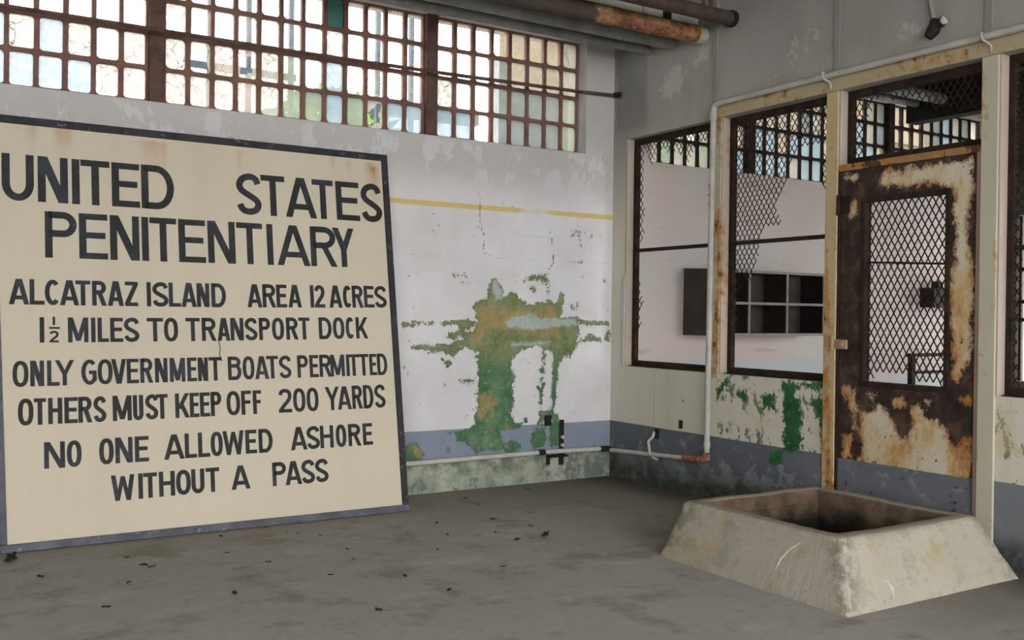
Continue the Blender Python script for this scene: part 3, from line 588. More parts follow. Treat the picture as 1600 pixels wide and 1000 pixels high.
# window wall: dense front face carrying the paint layers
def left_keep(u, v):
    if -9 < u < -.268 and WIN_Z0 < v < WIN_Z1: return False
    if .38 < u < 4.95 and WIN_Z0 < v < WIN_Z1: return False
    return True
m = MB(); m.open = True
us = lin(ROOM_X0, -2.3, .3) + lin(-2.3, 0.1, .016, (-.268,))[1:] + lin(.1, 5.2, .3, (.38, 4.95))[1:]
vs = lin(0, .55, .016) + lin(.55, 2.0, .016)[1:] + lin(2.0, CEIL, .06, (WIN_Z0, WIN_Z1))[1:]
m.grid(lambda u, v: (u, 0, v), us, vs, left_keep)
D = .24
def sheet(a, b, c, d): m.quad(a, b, c, d)
for x0, x1 in ((ROOM_X0, -.268), (.38, 4.95)):
    sheet((x0, 0, WIN_Z0), (x0, D, WIN_Z0), (x1, D, WIN_Z0), (x1, 0, WIN_Z0))
    sheet((x0, 0, WIN_Z1), (x1, 0, WIN_Z1), (x1, D, WIN_Z1), (x0, D, WIN_Z1))
    sheet((x1, 0, WIN_Z0), (x1, D, WIN_Z0), (x1, D, WIN_Z1), (x1, 0, WIN_Z1))
    sheet((x0, 0, WIN_Z0), (x0, 0, WIN_Z1), (x0, D, WIN_Z1), (x0, D, WIN_Z0))
sheet((ROOM_X0, D, 0), (5.2, D, 0), (5.2, D, WIN_Z0), (ROOM_X0, D, WIN_Z0))
sheet((ROOM_X0, D, WIN_Z1), (5.2, D, WIN_Z1), (5.2, D, CEIL), (ROOM_X0, D, CEIL))
sheet((-.268, D, WIN_Z0), (.38, D, WIN_Z0), (.38, D, WIN_Z1), (-.268, D, WIN_Z1))
sheet((4.95, D, WIN_Z0), (5.2, D, WIN_Z0), (5.2, D, WIN_Z1), (4.95, D, WIN_Z1))
wl = tag(m.build('wall_left', M['wall_left']), kind='structure')
P2 = np.array([(v[0], v[2]) for v in m.v])
attr(wl, 'peel', sdf(P2, GREEN_A)); attr(wl, 'ochre', sdf(P2, OCHRE_A)); attr(wl, 'teal', sdf(P2, TEAL_A)); attr(wl, 'crack', sdf(P2, CRACK_A, False))

m = MB(); m.box(ROOM_X0 - .2, ROOM_X0, ROOM_Y0, .25, 0, CEIL)
tag(m.build('wall_rear', M['ceiling']), kind='structure')

# screen wall: openings O1, O2, door + transom, O3
Z0, Z1 = .866, 2.60
O1 = (-1.105, -.168); O2 = (-2.08, -1.19); DR = (-3.075, -2.165); O3 = (-4.2, -3.165)
T = .11
def right_keep(u, v):
    for a, b in (O1, O2, O3):
        if a < u < b and Z0 < v < Z1: return False
    if DR[0] < u < DR[1] and v < Z1: return False
    return True
m = MB(); m.open = True
edges = [O1[0], O1[1], O2[0], O2[1], DR[0], DR[1], O3[0], O3[1]]
us = lin(-9, -4.3, .4) + lin(-4.3, 0, .02, edges)[1:]
vs = lin(0, .9, .018, (Z0,)) + lin(.9, 2.5, .1)[1:] + lin(2.5, CEIL, .03, (Z1,))[1:]
m.grid(lambda u, v: (0, u, v), us, vs, right_keep)
nfront = len(m.v)
us2 = [-9, O3[0], O3[1], DR[0], DR[1], O2[0], O2[1], O1[0], O1[1], 0]; vs2 = [0, Z0, Z1, CEIL]
m.grid(lambda u, v: (T, u, v), us2, vs2, right_keep)
for (a, b), lo in ((O1, Z0), (O2, Z0), (O3, Z0), (DR, 0)):
    m.quad((0, b, lo), (T, b, lo), (T, b, Z1), (0, b, Z1)); m.quad((0, a, lo), (0, a, Z1), (T, a, Z1), (T, a, lo))
    m.quad((0, a, Z1), (0, b, Z1), (T, b, Z1), (T, a, Z1))
    if lo: m.quad((0, a, lo), (T, a, lo), (T, b, lo), (0, b, lo))
wr = tag(m.build('wall_right', M['wall_right']), kind='structure')
P2 = np.array([(v[1], v[2]) for v in m.v])
attr(wr, 'peel', sdf(P2, GREEN_B))
attr(wr, 'scar', sdf(P2, [[(-.62, 3.02), (-.76, 3.06), (-.84, 2.98), (-.76, 2.84), (-.6, 2.82), (-.55, 2.92)], [(-2.0, 3.0), (-1.97, 3.04), (-1.93, 2.98), (-1.97, 2.93)],
                          [(-2.52, 2.86), (-2.56, 2.9), (-2.7, 2.88), (-2.72, 2.82), (-2.6, 2.8)], [(-.9, 3.1), (-1.05, 3.14), (-1.04, 3.02), (-.92, 3.0)]]))
rg = MB(); rg.tube([(-.085 + .022 * math.cos(t), -.004, 2.475 + .03 * math.sin(t)) for t in [k * .45 for k in range(13)]] + [(-.06, -.004, 2.44), (-.075, -.004, 2.42)], .005, 6)
rg.build('paint_ring', M['pipe_white'], wl, smooth=True)
# raised sheet-metal seams above the screens
for yy, z0 in ((-1.119, 2.72), (-2.141, 2.72), (-3.10, 2.72)):
    s = MB(); s.box(-.008, .002, yy - .022, yy + .022, z0, CEIL)
    s.build('seam_cover', M['seam'], wr, bevel=.003)

# end wall of the room behind the screens, with a barred opening
m = MB(); m.open = True
EX = 5.2; ey = (-1.9, -.14); ez = (.62, 2.35)
m.grid(lambda u, v: (EX, u, v), [-9, ey[0], ey[1], .24], [0, ez[0], ez[1], CEIL], lambda u, v: not (ey[0] < u < ey[1] and ez[0] < v < ez[1]))
m.grid(lambda u, v: (EX + .2, u, v), [-9, ey[0], ey[1], .24], [0, ez[0], ez[1], CEIL], lambda u, v: not (ey[0] < u < ey[1] and ez[0] < v < ez[1]))
for a in ey: m.quad((EX, a, ez[0]), (EX + .2, a, ez[0]), (EX + .2, a, ez[1]), (EX, a, ez[1]))
for a in ez: m.quad((EX, ey[0], a), (EX, ey[1], a), (EX + .2, ey[1], a), (EX + .2, ey[0], a))
tag(m.build('wall_end', M['ceiling']), kind='structure')
w = tag(empty('window_8', (EX + .1, ey[1], ez[0])), kind='structure')
for i, yy in enumerate([ey[1] - .02 - .16 * k for k in range(11)]):
    MB().box(EX + .09, EX + .11, yy - .012, yy + .012, ez[0], ez[1]).build('bar', M['rust_bar'], w)
for zz in (1.26, 1.45, 1.79): MB().box(EX + .08, EX + .12, ey[0], ey[1], zz - .02, zz + .02).build('cross_rail', M['rust_bar'], w)

m = MB(); m.open = True
m.grid(lambda u, v: (u, -6.2, v), [T, 1.2, 4.2, 5.4], [0, 2.6, CEIL], lambda u, v: not (1.2 < u < 4.2 and v < 2.6))
tag(m.build('wall_front', M['ceiling']), kind='structure')

# ------------------------------------------------------------------ steel windows of the window wall
def round_cell(mb, x0, x1, z0, z1, X0, X1, Z0_, Z1_, r, y0, y1, n=4):
    """ring between the cell rectangle X.. and the rounded glass opening x.., with thickness"""
    inn, out = [], []
    for cx, cz, a0, ox, oz in ((x1 - r, z1 - r, 0, X1, Z1_), (x0 + r, z1 - r, PI / 2, X0, Z1_), (x0 + r, z0 + r, PI, X0, Z0_), (x1 - r, z0 + r, 1.5 * PI, X1, Z0_)):
        for k in range(n + 1):
            a = a0 + PI / 2 * k / n
            inn.append((cx + r * math.cos(a), cz + r * math.sin(a)))
            out.append((ox, oz))
    N = len(inn); b = len(mb.v)
    for y in (y0, y1):
        mb.v += [(p[0], y, p[1]) for p in inn] + [(p[0], y, p[1]) for p in out]
    for i in range(N):
        j = (i + 1) % N
        if out[i] == out[j]:
            mb.f.append((b + i, b + N + i, b + j)); mb.f.append((b + 2 * N + i, b + 2 * N + j, b + 3 * N + i)); mb.m += [0, 0]
        else:
            mb.f.append((b + i, b + N + i, b + N + j, b + j)); mb.f.append((b + 2 * N + i, b + 2 * N + j, b + 3 * N + j, b + 3 * N + i)); mb.m += [0, 0]
        mb.f.append((b + i, b + j, b + 2 * N + j, b + 2 * N + i)); mb.m.append(0)

YW = .12
def window(name, bays, mullions, rows, types, mat):
    """bays: (x0,x1,ncols); types: per bay list of strings from the bottom row up"""
    x0 = bays[0][0]; w = tag(empty(name, (x0, YW, WIN_Z0)), kind='structure')
    zr = [WIN_Z0 + .012 + (WIN_Z1 - .01 - WIN_Z0) * i / rows for i in range(rows + 1)]
    pa = MB(); pa.open = True
    for (a, b, n), ty in zip(bays, types):
        fr = MB(); fr.open = True
        for i in range(n):
            X0 = a + (b - a) * i / n; X1 = a + (b - a) * (i + 1) / n
            for j in range(rows):
                hb = .0135
                jx = [random.uniform(-.002, .003) for _ in range(4)]
                round_cell(fr, X0 + hb + jx[0], X1 - hb - jx[1], zr[j] + .012 + jx[2], zr[j + 1] - .012 - jx[3], X0, X1, zr[j], zr[j + 1], random.uniform(.014, .026), YW - .014, YW + .02)
                k = ty[j][i % len(ty[j])]
                if k == 'N': continue
                mi = PANE_KEYS.index('C' if k == 'X' else k)
                if k in 'CX' and k == 'X':      # broken pane: shards left round the edge
                    cx, cz = (X0 + X1) / 2, (zr[j] + zr[j + 1]) / 2
                    ring = [];  rim = []
                    nn = 14
                    for q in range(nn):
                        t = 2 * PI * q / nn
                        ex = (X1 - X0) / 2 * max(-1, min(1, 1.5 * math.cos(t))); ez_ = (zr[j + 1] - zr[j]) / 2 * max(-1, min(1, 1.5 * math.sin(t)))
                        s_ = random.uniform(.35, .85)
                        rim.append((cx + ex, YW + .004, cz + ez_)); ring.append((cx + ex * s_, YW + .004, cz + ez_ * s_))
                    for q in range(nn):
                        r2 = (q + 1) % nn
                        pa.quad(rim[q], rim[r2], ring[r2], ring[q], PANE_KEYS.index('F'))
                else:
                    pa.quad((X0, YW + .004, zr[j]), (X1, YW + .004, zr[j]), (X1, YW + .004, zr[j + 1]), (X0, YW + .004, zr[j + 1]), mi)
        fr.build('glazing_bars', mat, w)
    pa.build('panes', PANE_MATS, w)
    for a, b in mullions:
        MB().box(a, b, YW - .05, YW + .06, WIN_Z0, WIN_Z1).build('mullion', mat if mat is M['muntin_dark'] else M['mull'], w, bevel=.004)
    return w
M['mull'] = mat_simple('rusted_mullion_steel', '#4d3a36', '#67504a', 9, .85, .5, c='#7d5236', cthr=.66)

rowsA = [['FFFFFFBBBBBFW', 'FFFFFFBFBFCW', 'CFCFCCCCCCCC', 'CCCCCCCCCCCX'],
         ['WWWWFGGBGXBB', 'FXWXFGCBCCCC', 'XCCCCPCXCPCP', 'XCCPCPCTCPCP'],
         ['BBCDDDDG', 'FGCDDDDG', 'CCCDXXXF', 'CPCPPPPF']]
rowsA[0][0] = 'FFFFFFBBBBFW'
W_BAYS = [(-7.1, -5.37, 12), (-5.28, -3.455, 12), (-3.365, -1.60, 12), (-1.51, -.272, 8)]
window('window_1', W_BAYS, [(-5.37, -5.28), (-3.455, -3.365), (-1.60, -1.51)], 4, [rowsA[0]] + rowsA, M['muntin'])
rowsI = [['FGFFGFBB', 'FGFFGFBC', 'CCFCCPCC', 'CFCPCCPC'], ['BBBFBBGBBFBB', 'BBCBBBCBFBBC', 'FCFCDFCDCBFD', 'CPFDPPDCPCFD'], ['GBBFDBFB', 'DFBFDBFB', 'PPPFDBFB', 'PPPFDBFD']]
window('window_2', [(.42, 1.53, 8), (1.62, 3.42, 12), (3.51, 4.94, 9)], [(1.53, 1.62), (3.42, 3.51)], 4, rowsI, M['muntin_dark'])

# ------------------------------------------------------------------ torn expanded-metal screens
def strands(mb, x, y0, y1, z0, z1, keep, S=.043, Lh=.038, w=.0055, bond=.2):
    """zigzag lattice in the plane x=const"""
    nc = int((y1 - y0) / S) + 2; nr = int((z1 - z0) / Lh) + 1
    def node(i, j):
        return (y1 - (i + (.5 if j % 2 else 0)) * S, z0 + j * Lh)
    for j in range(nr):
        for i in range(nc):
            a = node(i, j)
            for b in ((node(i, j + 1), node(i - 1, j + 1)) if j % 2 == 0 else (node(i, j + 1), node(i + 1, j + 1))):
                mid = ((a[0] + b[0]) / 2, (a[1] + b[1]) / 2)
                if not (y0 <= mid[0] <= y1 and z0 <= mid[1] <= z1) or not keep(*mid): continue
                q = Lh * bond; s = 1 if b[0] > a[0] else -1
                pts = [(a[0], a[1] - q * .1), (a[0] + (b[0] - a[0]) * .08, a[1] + q), (b[0] - (b[0] - a[0]) * .08, b[1] - q), (b[0], b[1] + q * .1)]
                dx = w * .5; base = len(mb.v)
                for (yy, zz) in pts:
                    for oy, ox in ((-dx, -.003), (dx, -.001), (dx, .003), (-dx, .001)):
                        mb.v.append((x + ox, yy + oy, zz))
                for k in range(3):
                    for c in range(4):
                        c2 = (c + 1) % 4
                        mb.f.append((base + k * 4 + c, base + k * 4 + c2, base + k * 4 + 4 + c2, base + k * 4 + 4 + c)); mb.m.append(0)

def opening(name, o, z0, z1, polys, mid=None, S=.042, Lh=.032, w=.0075):
    a, b = o; xf0, xf1 = .062, .10; fw = .045
    w_ = tag(empty(name, (xf0, b, z0)), kind='structure')
    f = MB()
    f.box(xf0, xf1, a, a + fw, z0, z1); f.box(xf0, xf1, b - fw, b, z0, z1)
    f.box(xf0, xf1, a + fw, b - fw, z0, z0 + fw); f.box(xf0, xf1, a + fw, b - fw, z1 - fw, z1)
    f.box(xf0 - .03, xf0, a, b, z0 - .001, z0 + .006)
    f.build('frame', M['rust_bar'], w_, bevel=.003)
    if mid: MB().box(xf0 + .004, xf1 - .01, a + fw, b - fw, mid - .013, mid + .013).build('cross_bar', M['rust_bar'], w_, bevel=.002)
    s = MB()
    strands(s, .075, a + .02, b - .02, z0 + .02, z1 - .02, (lambda y, z: any(in_poly(y, z, q) for q in polys)) if polys else (lambda y, z: True), S, Lh, w)
    s.build('mesh_screen', M['mesh'], w_)
    return w_
opening('window_3', O1, Z0, Z1, MESH_A, 1.75)
opening('window_4', O2, Z0, Z1, MESH_B, 1.75)
tr = opening('window_5', DR, 2.155, Z1, [[(DR[0], 2.62), (DR[0], 2.36), (-2.75, 2.40), (-2.6, 2.50), (-2.36, 2.52), (-2.28, 2.42), (-2.30, 2.15), (DR[1], 2.1), (DR[1], 2.62)]])
O3K = [[(-3.165, Z0), (-3.24, Z0), (-3.235, 1.2), (-3.255, 1.5), (-3.24, 1.7), (-3.27, 1.9), (-3.5, 2.0), (-4.2, 1.8), (-4.2, Z1), (-3.165, Z1)]]
opening('window_6', O3, Z0, Z1, O3K, 1.62)

# posts and head beams of the screens
def trim(name, mb, mat, bevel=.004): return tag(mb.build(name, mat, bevel=bevel), kind='structure')
trim('trim_1', MB().box(-.012, T + .005, O1[0] + .001, O2[1] - .001, Z0 - .03, Z1), M['post'])
M['post_tan'] = mat_rusty('tan_rusted_post_paint', '#b39c74', '#c2b190', .50, '#4f3828', '#a06c36', stretch=.12)
trim('trim_2', MB().box(-.014, T + .005, O2[0] + .001, DR[1] - .001, .0, Z1), M['post_tan'])
trim('trim_3', MB().box(-.014, T + .005, DR[0] + .001, O3[1] - .001, .0, Z1), M['post'])
trim('trim_4', MB().box(-.02, .0, O3[0] - .5, -1.15, Z1, 2.685), M['header'])
t5 = MB().box(-.006, .06, DR[0], DR[1], 2.118, 2.158)
trim('trim_5', t5, mat_rusty('rusted_transom_rail', '#9a7a58', '#85684c', .50, '#4a3226', '#96622f'))
M['jamb'] = mat_rusty('rubbed_jamb_paint', '#b7aca0', '#a3948a', .60, '#4a3830', '#8c7360', stretch=.15)
for i, o in enumerate((O1, O2, O3)):
    trim('trim_%d' % (6 + i), MB().box(-.004, .062, o[1] - .012, o[1] + .006, Z0, Z1), M['jamb'], .003)
trim('trim_9', MB().box(-.004, .062, DR[1] - .012, DR[1] + .004, 2.15, Z1), M['jamb'], .003)
trim('trim_10', MB().box(-.012, .0, O1[1] - .004, O1[1] + .03, Z0, 1.55), M['timber'], .003)

# ------------------------------------------------------------------ the rusted steel door
d = tag(empty('door_1', (.0, -3.05, .02)), kind='structure')
DY0, DY1, DZ0, DZ1 = -3.048, -2.185, .03, 2.115
MY0, MY1, MZ0, MZ1 = -2.9, -2.335, .862, 1.95
DX0, DX1 = .004, .045
m = MB()
us = lin(DY0, DY1, .014, (MY0, MY1)); vs = lin(DZ0, DZ1, .014, (MZ0, MZ1))
kp = lambda u, v: not (MY0 < u < MY1 and MZ0 < v < MZ1)
m.open = True
m.grid(lambda u, v: (DX0, u, v), us, vs, kp)
m.grid(lambda u, v: (DX1, u, v), [DY0, MY0, MY1, DY1], [DZ0, MZ0, MZ1, DZ1], kp)
for a in (DY0, MY0, MY1, DY1):
    lo, hi = (DZ0, DZ1) if a in (DY0, DY1) else (MZ0, MZ1)
    m.quad((DX0, a, lo), (DX1, a, lo), (DX1, a, hi), (DX0, a, hi))
for a in (DZ0, MZ0, MZ1, DZ1):
    lo, hi = (DY0, DY1) if a in (DZ0, DZ1) else (MY0, MY1)
    m.quad((DX0, lo, a), (DX0, hi, a), (DX1, hi, a), (DX1, lo, a))
leaf = m.build('door_leaf', M['door'], d)
attr(leaf, 'paint', sdf(np.array([(v[1], v[2]) for v in m.v]), CREAM_D))
f = MB(); bw = .028
f.box(DX0 - .01, .05, MY0, MY0 + bw, MZ0, MZ1); f.box(DX0 - .01, .05, MY1 - bw, MY1, MZ0, MZ1)
f.box(DX0 - .01, .05, MY0 + bw, MY1 - bw, MZ1 - bw, MZ1); f.box(DX0 - .01, .05, MY0 + bw, MY1 - bw, MZ0, MZ0 + bw)
f.build('screen_frame', M['rust_bar'], d, bevel=.003)
f = MB(); f.tube([(.02, MY1, 1.578), (.02, MY0, 1.548)], .006, 8); f.build('cross_rod', M['rust_bar'], d)
s = MB(); strands(s, .03, MY0 + .01, MY1 - .01, MZ0 + .01, MZ1, lambda y, z: any(in_poly(y, z, q) for q in MESH_D), .0425, .0375, .0085, .1)
s.build('mesh_screen', M['mesh'], d)
M['jamb_pink'] = mat_rusty('pinkish_worn_door_edge', '#8d7670', '#7a625a', .60, '#4a2e22', '#8a5030', stretch=.1)
MB().box(-.012, .03, DR[0] + .002, DY0 - .004, .02, 2.12).build('door_stop', M['jamb_pink'], d, bevel=.003)
MB().box(-.006, .03, DY1 + .004, DR[1] - .002, .02, 2.12).build('door_stop', M['rust_bar'], d, bevel=.002)
# hinge and latch lumps on the left stile
for z0, z1 in ((1.86, 1.98),):
    h = MB(); h.tube([(-.014, -2.178, z0), (-.014, -2.178, z1)], .011, 10); h.box(-.004, .006, -2.25, -2.178, z0 + .01, z1 - .01)
    h.build('hinge', M['rust_bar'], d, bevel=.002, smooth=True)
h = MB(); h.box(-.016, .006, -2.245, -2.145, 1.07, 1.125); h.tube([(-.02, -2.15, 1.06), (-.02, -2.15, 1.15)], .012, 10); h.tube([(-.028, -2.215, 1.098), (-.01, -2.215, 1.098)], .018, 12)
h.build('latch', mat_rusty('flaked_latch_paint', '#ab977c', '#967d62', .56, '#5b4030'), d, bevel=.003, smooth=True)

# ------------------------------------------------------------------ the big painted sign
SL = math.hypot(.395, 2.295); SW = 2.290; TH = .055
sgn = empty('sign', (-4.265, -.485, 0))
sgn.rotation_euler = (-math.atan2(.395, 2.295), 0, 0)
tag(sgn, 'tall cream prison notice board with black hand-painted lettering leaning against the white wall', 'sign')
bx = {}
def child(mb, name, mat, bevel=0, parent=None):
    # geometry is given in the board's own frame: x across, y out of the face is -, z up the board
    o = mb.build(name, mat, bevel=bevel); o.parent = parent or sgn
    return o
BW = .042
def LX(z): return -.008 - .052 * z / SL          # the left edge of the board runs out of square
def bu(u, v): return u + LX(v) * (1 - u / SW)
m = MB(); m.open = True
us = lin(.02, SW - .02, .025); vs = lin(.02, SL - .02, .025)
m.grid(lambda u, v: (bu(u, v), 0.0, v), us, vs)
m.grid(lambda u, v: (bu(u, v), .03, v), [.02, SW - .02], [.02, SL - .02])
for a in (.02, SW - .02): m.quad((bu(a, .02), 0, .02), (bu(a, .02), .03, .02), (bu(a, SL), .03, SL - .02), (bu(a, SL), 0, SL - .02))
for a in (.02, SL - .02): m.quad((bu(.02, a), 0, a), (SW - .02, 0, a), (SW - .02, .03, a), (bu(.02, a), .03, a))
board = child(m, 'board', M['board'])
rv = []
for (x, y, z) in m.v:
    t = 0
    for (ru, rz) in SIGN_RUST:
        dz = rz - z
        if dz > -.03: t += .7 * math.exp(-((x - ru) / .028) ** 2) * math.exp(-max(dz, 0) / .16)
    t += .35 * math.exp(-((x - 2.20) / .05) ** 2) * math.exp(-max(2.28 - z, 0) / .3)
    t += .22 * math.exp(-((x - 2.06) / .03) ** 2) * math.exp(-((z - .25) / .25) ** 2) + .16 * math.exp(-((x - 1.15) / .02) ** 2) * math.exp(-((z - .2) / .2) ** 2)
    t += .20 * math.exp(-((x - .02) / .05) ** 2)
    rv.append(t)
attr(board, 'rust', rv)
for nm, b in (('frame_rail', (0, SW, -.016, TH, SL - BW, SL)), ('frame_rail', (0, SW, -.018, TH, 0, BW)), ('frame_stile', (0, BW * .8, -.015, TH, BW, SL - BW)), ('frame_stile', (SW - BW * .95, SW, -.015, TH, BW, SL - BW))):
    fm = MB().box(*b)
    fm.v = [(bu(p[0], p[2]), p[1], p[2]) for p in fm.v]
    child(fm, nm, M['frame_dusty'] if (b[4] == 0 or b[0] == 0 and b[1] < 1) else M['frame_wood'], .004)
c = MB(); pts = [(q[0], -.0015, q[1]) for q in SIGN_CRACK]; c.tube([Vector(p) + Vector((0, .001, 0)) for p in pts], .0025, 5); child(c, 'surface_crack', M['iron'])
e = MB()
ring = [(1.26 + .028 * math.cos(PI * k / 10), .02, SL + .022 * math.sin(PI * k / 10)) for k in range(11)]
e.tube(ring, .005, 8); child(e, 'hanging_eye', M['pipe_paint'])

class Pen:
    """flat letters built from strokes, in board coordinates"""
    def __init__(s): s.mb = MB(); s.k = 0; s.mb.open = True
    def poly(s, pts):
        s.k += 1; y = -.0012 - .00002 * (s.k % 20)
        s.mb.add([(p[0], y, p[1]) for p in pts], [tuple(range(len(pts)))])
    def rect(s, x0, x1, z0, z1): s.poly([(x0, z0), (x1, z0), (x1, z1), (x0, z1)])
    def slant(s, xb, zb, xt, zt, wh): s.poly([(xb - wh / 2, zb), (xb + wh / 2, zb), (xt + wh / 2, zt), (xt - wh / 2, zt)])
    def rib(s, pts, w, closed=False):
        n = len(pts); L, R = [], []
        for i in range(n):
            a = pts[i - 1] if (i or closed) else pts[i]; b = pts[(i + 1) % n] if (i < n - 1 or closed) else pts[i]
            tx, tz = b[0] - a[0], b[1] - a[1]; l = math.hypot(tx, tz) or 1
            nx, nz = -tz / l * w / 2, tx / l * w / 2
            L.append((pts[i][0] + nx, pts[i][1] + nz)); R.append((pts[i][0] - nx, pts[i][1] - nz))
        y = -.0012 - .00002 * (s.k % 20); s.k += 1
        b0 = len(s.mb.v)
        s.mb.v += [(p[0], y, p[1]) for p in L] + [(p[0], y, p[1]) for p in R]
        for i in range(n if closed else n - 1):
            j = (i + 1) % n
            s.mb.f.append((b0 + i, b0 + n + i, b0 + n + j, b0 + j)); s.mb.m.append(0)
    def letter(s, ch, x0, x1, z0, z1, w):
        h = z1 - z0; W = x1 - x0; c = (x0 + x1) / 2; hw = w * .92
        sp = lambda pts, n=6: smooth([(x0 + w / 2 + (W - w) * a, z0 + hw / 2 + (h - hw) * b) for a, b in pts], n)
        arc = lambda cx, cz, rx, rz, a0, a1, n=18: [(cx + rx * math.cos(math.radians(a0 + (a1 - a0) * k / n)), cz + rz * math.sin(math.radians(a0 + (a1 - a0) * k / n))) for k in range(n + 1)]
        if ch in 'I1': s.rect(c - min(w, W) / 2 , c + min(w, W) / 2, z0, z1)
        elif ch == 'L': s.rect(x0, x0 + w, z0, z1); s.rect(x0 + w, x1, z0, z0 + hw)
        elif ch == 'T': s.rect(x0, x1, z1 - hw, z1); s.rect(c - w / 2, c + w / 2, z0, z1 - hw)
        elif ch in 'EF':
            s.rect(x0, x0 + w, z0, z1); s.rect(x0 + w, x1, z1 - hw, z1); s.rect(x0 + w, x1 - W * .08, z0 + h * .52 - hw / 2, z0 + h * .52 + hw / 2)
            if ch == 'E': s.rect(x0 + w, x1, z0, z0 + hw)
        elif ch == 'H': s.rect(x0, x0 + w, z0, z1); s.rect(x1 - w, x1, z0, z1); s.rect(x0 + w, x1 - w, z0 + h * .52 - hw / 2, z0 + h * .52 + hw / 2)
        elif ch == 'N': s.rect(x0, x0 + w, z0, z1); s.rect(x1 - w, x1, z0, z1); s.slant(x1 - w * .62, z0, x0 + w * .62, z1, w * 1.2)
        elif ch == 'M':
            s.rect(x0, x0 + w, z0, z1); s.rect(x1 - w, x1, z0, z1); s.slant(c, z0 + h * .06, x0 + w * .6, z1, w * 1.05); s.slant(c, z0 + h * .06, x1 - w * .6, z1, w * 1.05)
        elif ch == 'A':
            wd = w * 1.06
            s.slant(x0 + wd / 2, z0, c - w * .12, z1, wd); s.slant(x1 - wd / 2, z0, c + w * .12, z1, wd)
            zb = z0 + h * .27; q = (W / 2 - w) * .27
            s.rect(x0 + w * .8 + q, x1 - w * .8 - q, zb - hw / 2, zb + hw / 2)
        elif ch == 'V': s.slant(c - w * .1, z0, x0 + w / 2, z1, w * 1.05); s.slant(c + w * .1, z0, x1 - w / 2, z1, w * 1.05)
        elif ch == 'W':
            q = W * .27
            s.slant(x0 + q, z0, x0 + w / 2, z1, w); s.slant(x1 - q, z0, x1 - w / 2, z1, w); s.slant(x0 + q, z0, c, z1 - h * .05, w * .9); s.slant(x1 - q, z0, c, z1 - h * .05, w * .9)
        elif ch == 'Y':
            zm = z0 + h * .47
            s.rect(c - w / 2, c + w / 2, z0, zm); s.slant(c, zm - hw * .2, x0 + w / 2, z1, w * 1.06); s.slant(c, zm - hw * .2, x1 - w / 2, z1, w * 1.06)
        elif ch == 'K':
            s.rect(x0, x0 + w, z0, z1); s.slant(x0 + w * .9, z0 + h * .36, x1 - w / 2, z1, w * 1.1); s.slant(x1 - w / 2, z0, x0 + w + W * .16, z0 + h * .56, w * 1.1)
        elif ch == 'Z': s.rect(x0, x1, z1 - hw, z1); s.rect(x0, x1, z0, z0 + hw); s.slant(x0 + w * .6, z0 + hw, x1 - w * .6, z1 - hw, w * 1.15)
        elif ch in 'O0': s.rib([(c + (W - w) / 2 * spow(math.cos(a)), z0 + h / 2 + (h - hw) / 2 * spow(math.sin(a))) for a in [2 * PI * k / 32 for k in range(32)]], w, True)
        elif ch in 'CG':
            rx, rz = W - w, (h - hw) / 2
            rx = (W - w) * .56
            s.rib(arc(x0 + w / 2 + rx, z0 + h / 2, rx, rz, 46, 314 if ch == 'C' else 335), w)
            if ch == 'G': s.rect(c, x1, z0 + h * .42, z0 + h * .42 + hw); s.rect(x1 - w, x1, z0 + h * .15, z0 + h * .42)
        elif ch == 'U':
            r = (W - w) / 2; rz = min(h * .32, r * 1.3)
            s.rib([(x0 + w / 2, z1)] + arc(c, z0 + hw / 2 + rz, r, rz, 180, 360) + [(x1 - w / 2, z1)], w)
        elif ch == 'D':
            r = (W - w) * .55
            s.rect(x0, x0 + w, z0, z1)
            s.rib([(x0 + w * .5, z1 - hw / 2)] + arc(x1 - w / 2 - r, z0 + h / 2, r, (h - hw) / 2, 90, -90) + [(x0 + w * .5, z0 + hw / 2)], w)
        elif ch in 'PRB':
            s.rect(x0, x0 + w, z0, z1)
            zb = z0 + h * (.46 if ch != 'B' else .53); r = (W - w) * .42; x1b = x1 - (W * .04 if ch in 'RB' else 0)
            cz = (z1 + zb) / 2
            s.rib([(x0 + w * .5, z1 - hw / 2)] + arc(x1b - w / 2 - r, cz, r, (z1 - zb - hw) / 2, 90, -90) + [(x0 + w * .5, zb + hw / 2)], w)
            if ch == 'R': s.slant(x1 - w * .55, z0, x0 + W * .52, zb + hw * .3, w * 1.08)
            if ch == 'B':
                cz = (z0 + zb + hw) / 2
                s.rib([(x0 + w * .5, zb + hw / 2)] + arc(x1 - w / 2 - r, cz, r, (zb - z0) / 2, 90, -90) + [(x0 + w * .5, z0 + hw / 2)], w)
        elif ch == 'S':
            s.rib(sp([(1, .80), (.86, .95), (.55, 1), (.18, .93), (.0, .76), (.12, .60), (.5, .47), (.88, .34), (1, .2), (.84, .05), (.46, 0), (.15, .06), (0, .2)]), w)
        elif ch == '2':
            s.rib(sp([(.02, .78), (.14, .94), (.5, 1), (.88, .92), (.98, .72), (.8, .5), (.3, .22), (.03, .02)]), w); s.rect(x0, x1, z0, z0 + hw)

def spow(v): return math.copysign(abs(v) ** .82, v)
def smooth(p, n=6):
    out = []
    for i in range(len(p) - 1):
        a, b, c_, d_ = p[max(i - 1, 0)], p[i], p[i + 1], p[min(i + 2, len(p) - 1)]
        for k in range(n):
            t = k / n
            out.append(tuple(.5 * (2 * b[q] + (c_[q] - a[q]) * t + (2 * a[q] - 5 * b[q] + 4 * c_[q] - d_[q]) * t * t + (3 * b[q] - a[q] - 3 * c_[q] + d_[q]) * t ** 3) for q in (0, 1)))
    out.append(p[-1]); return out

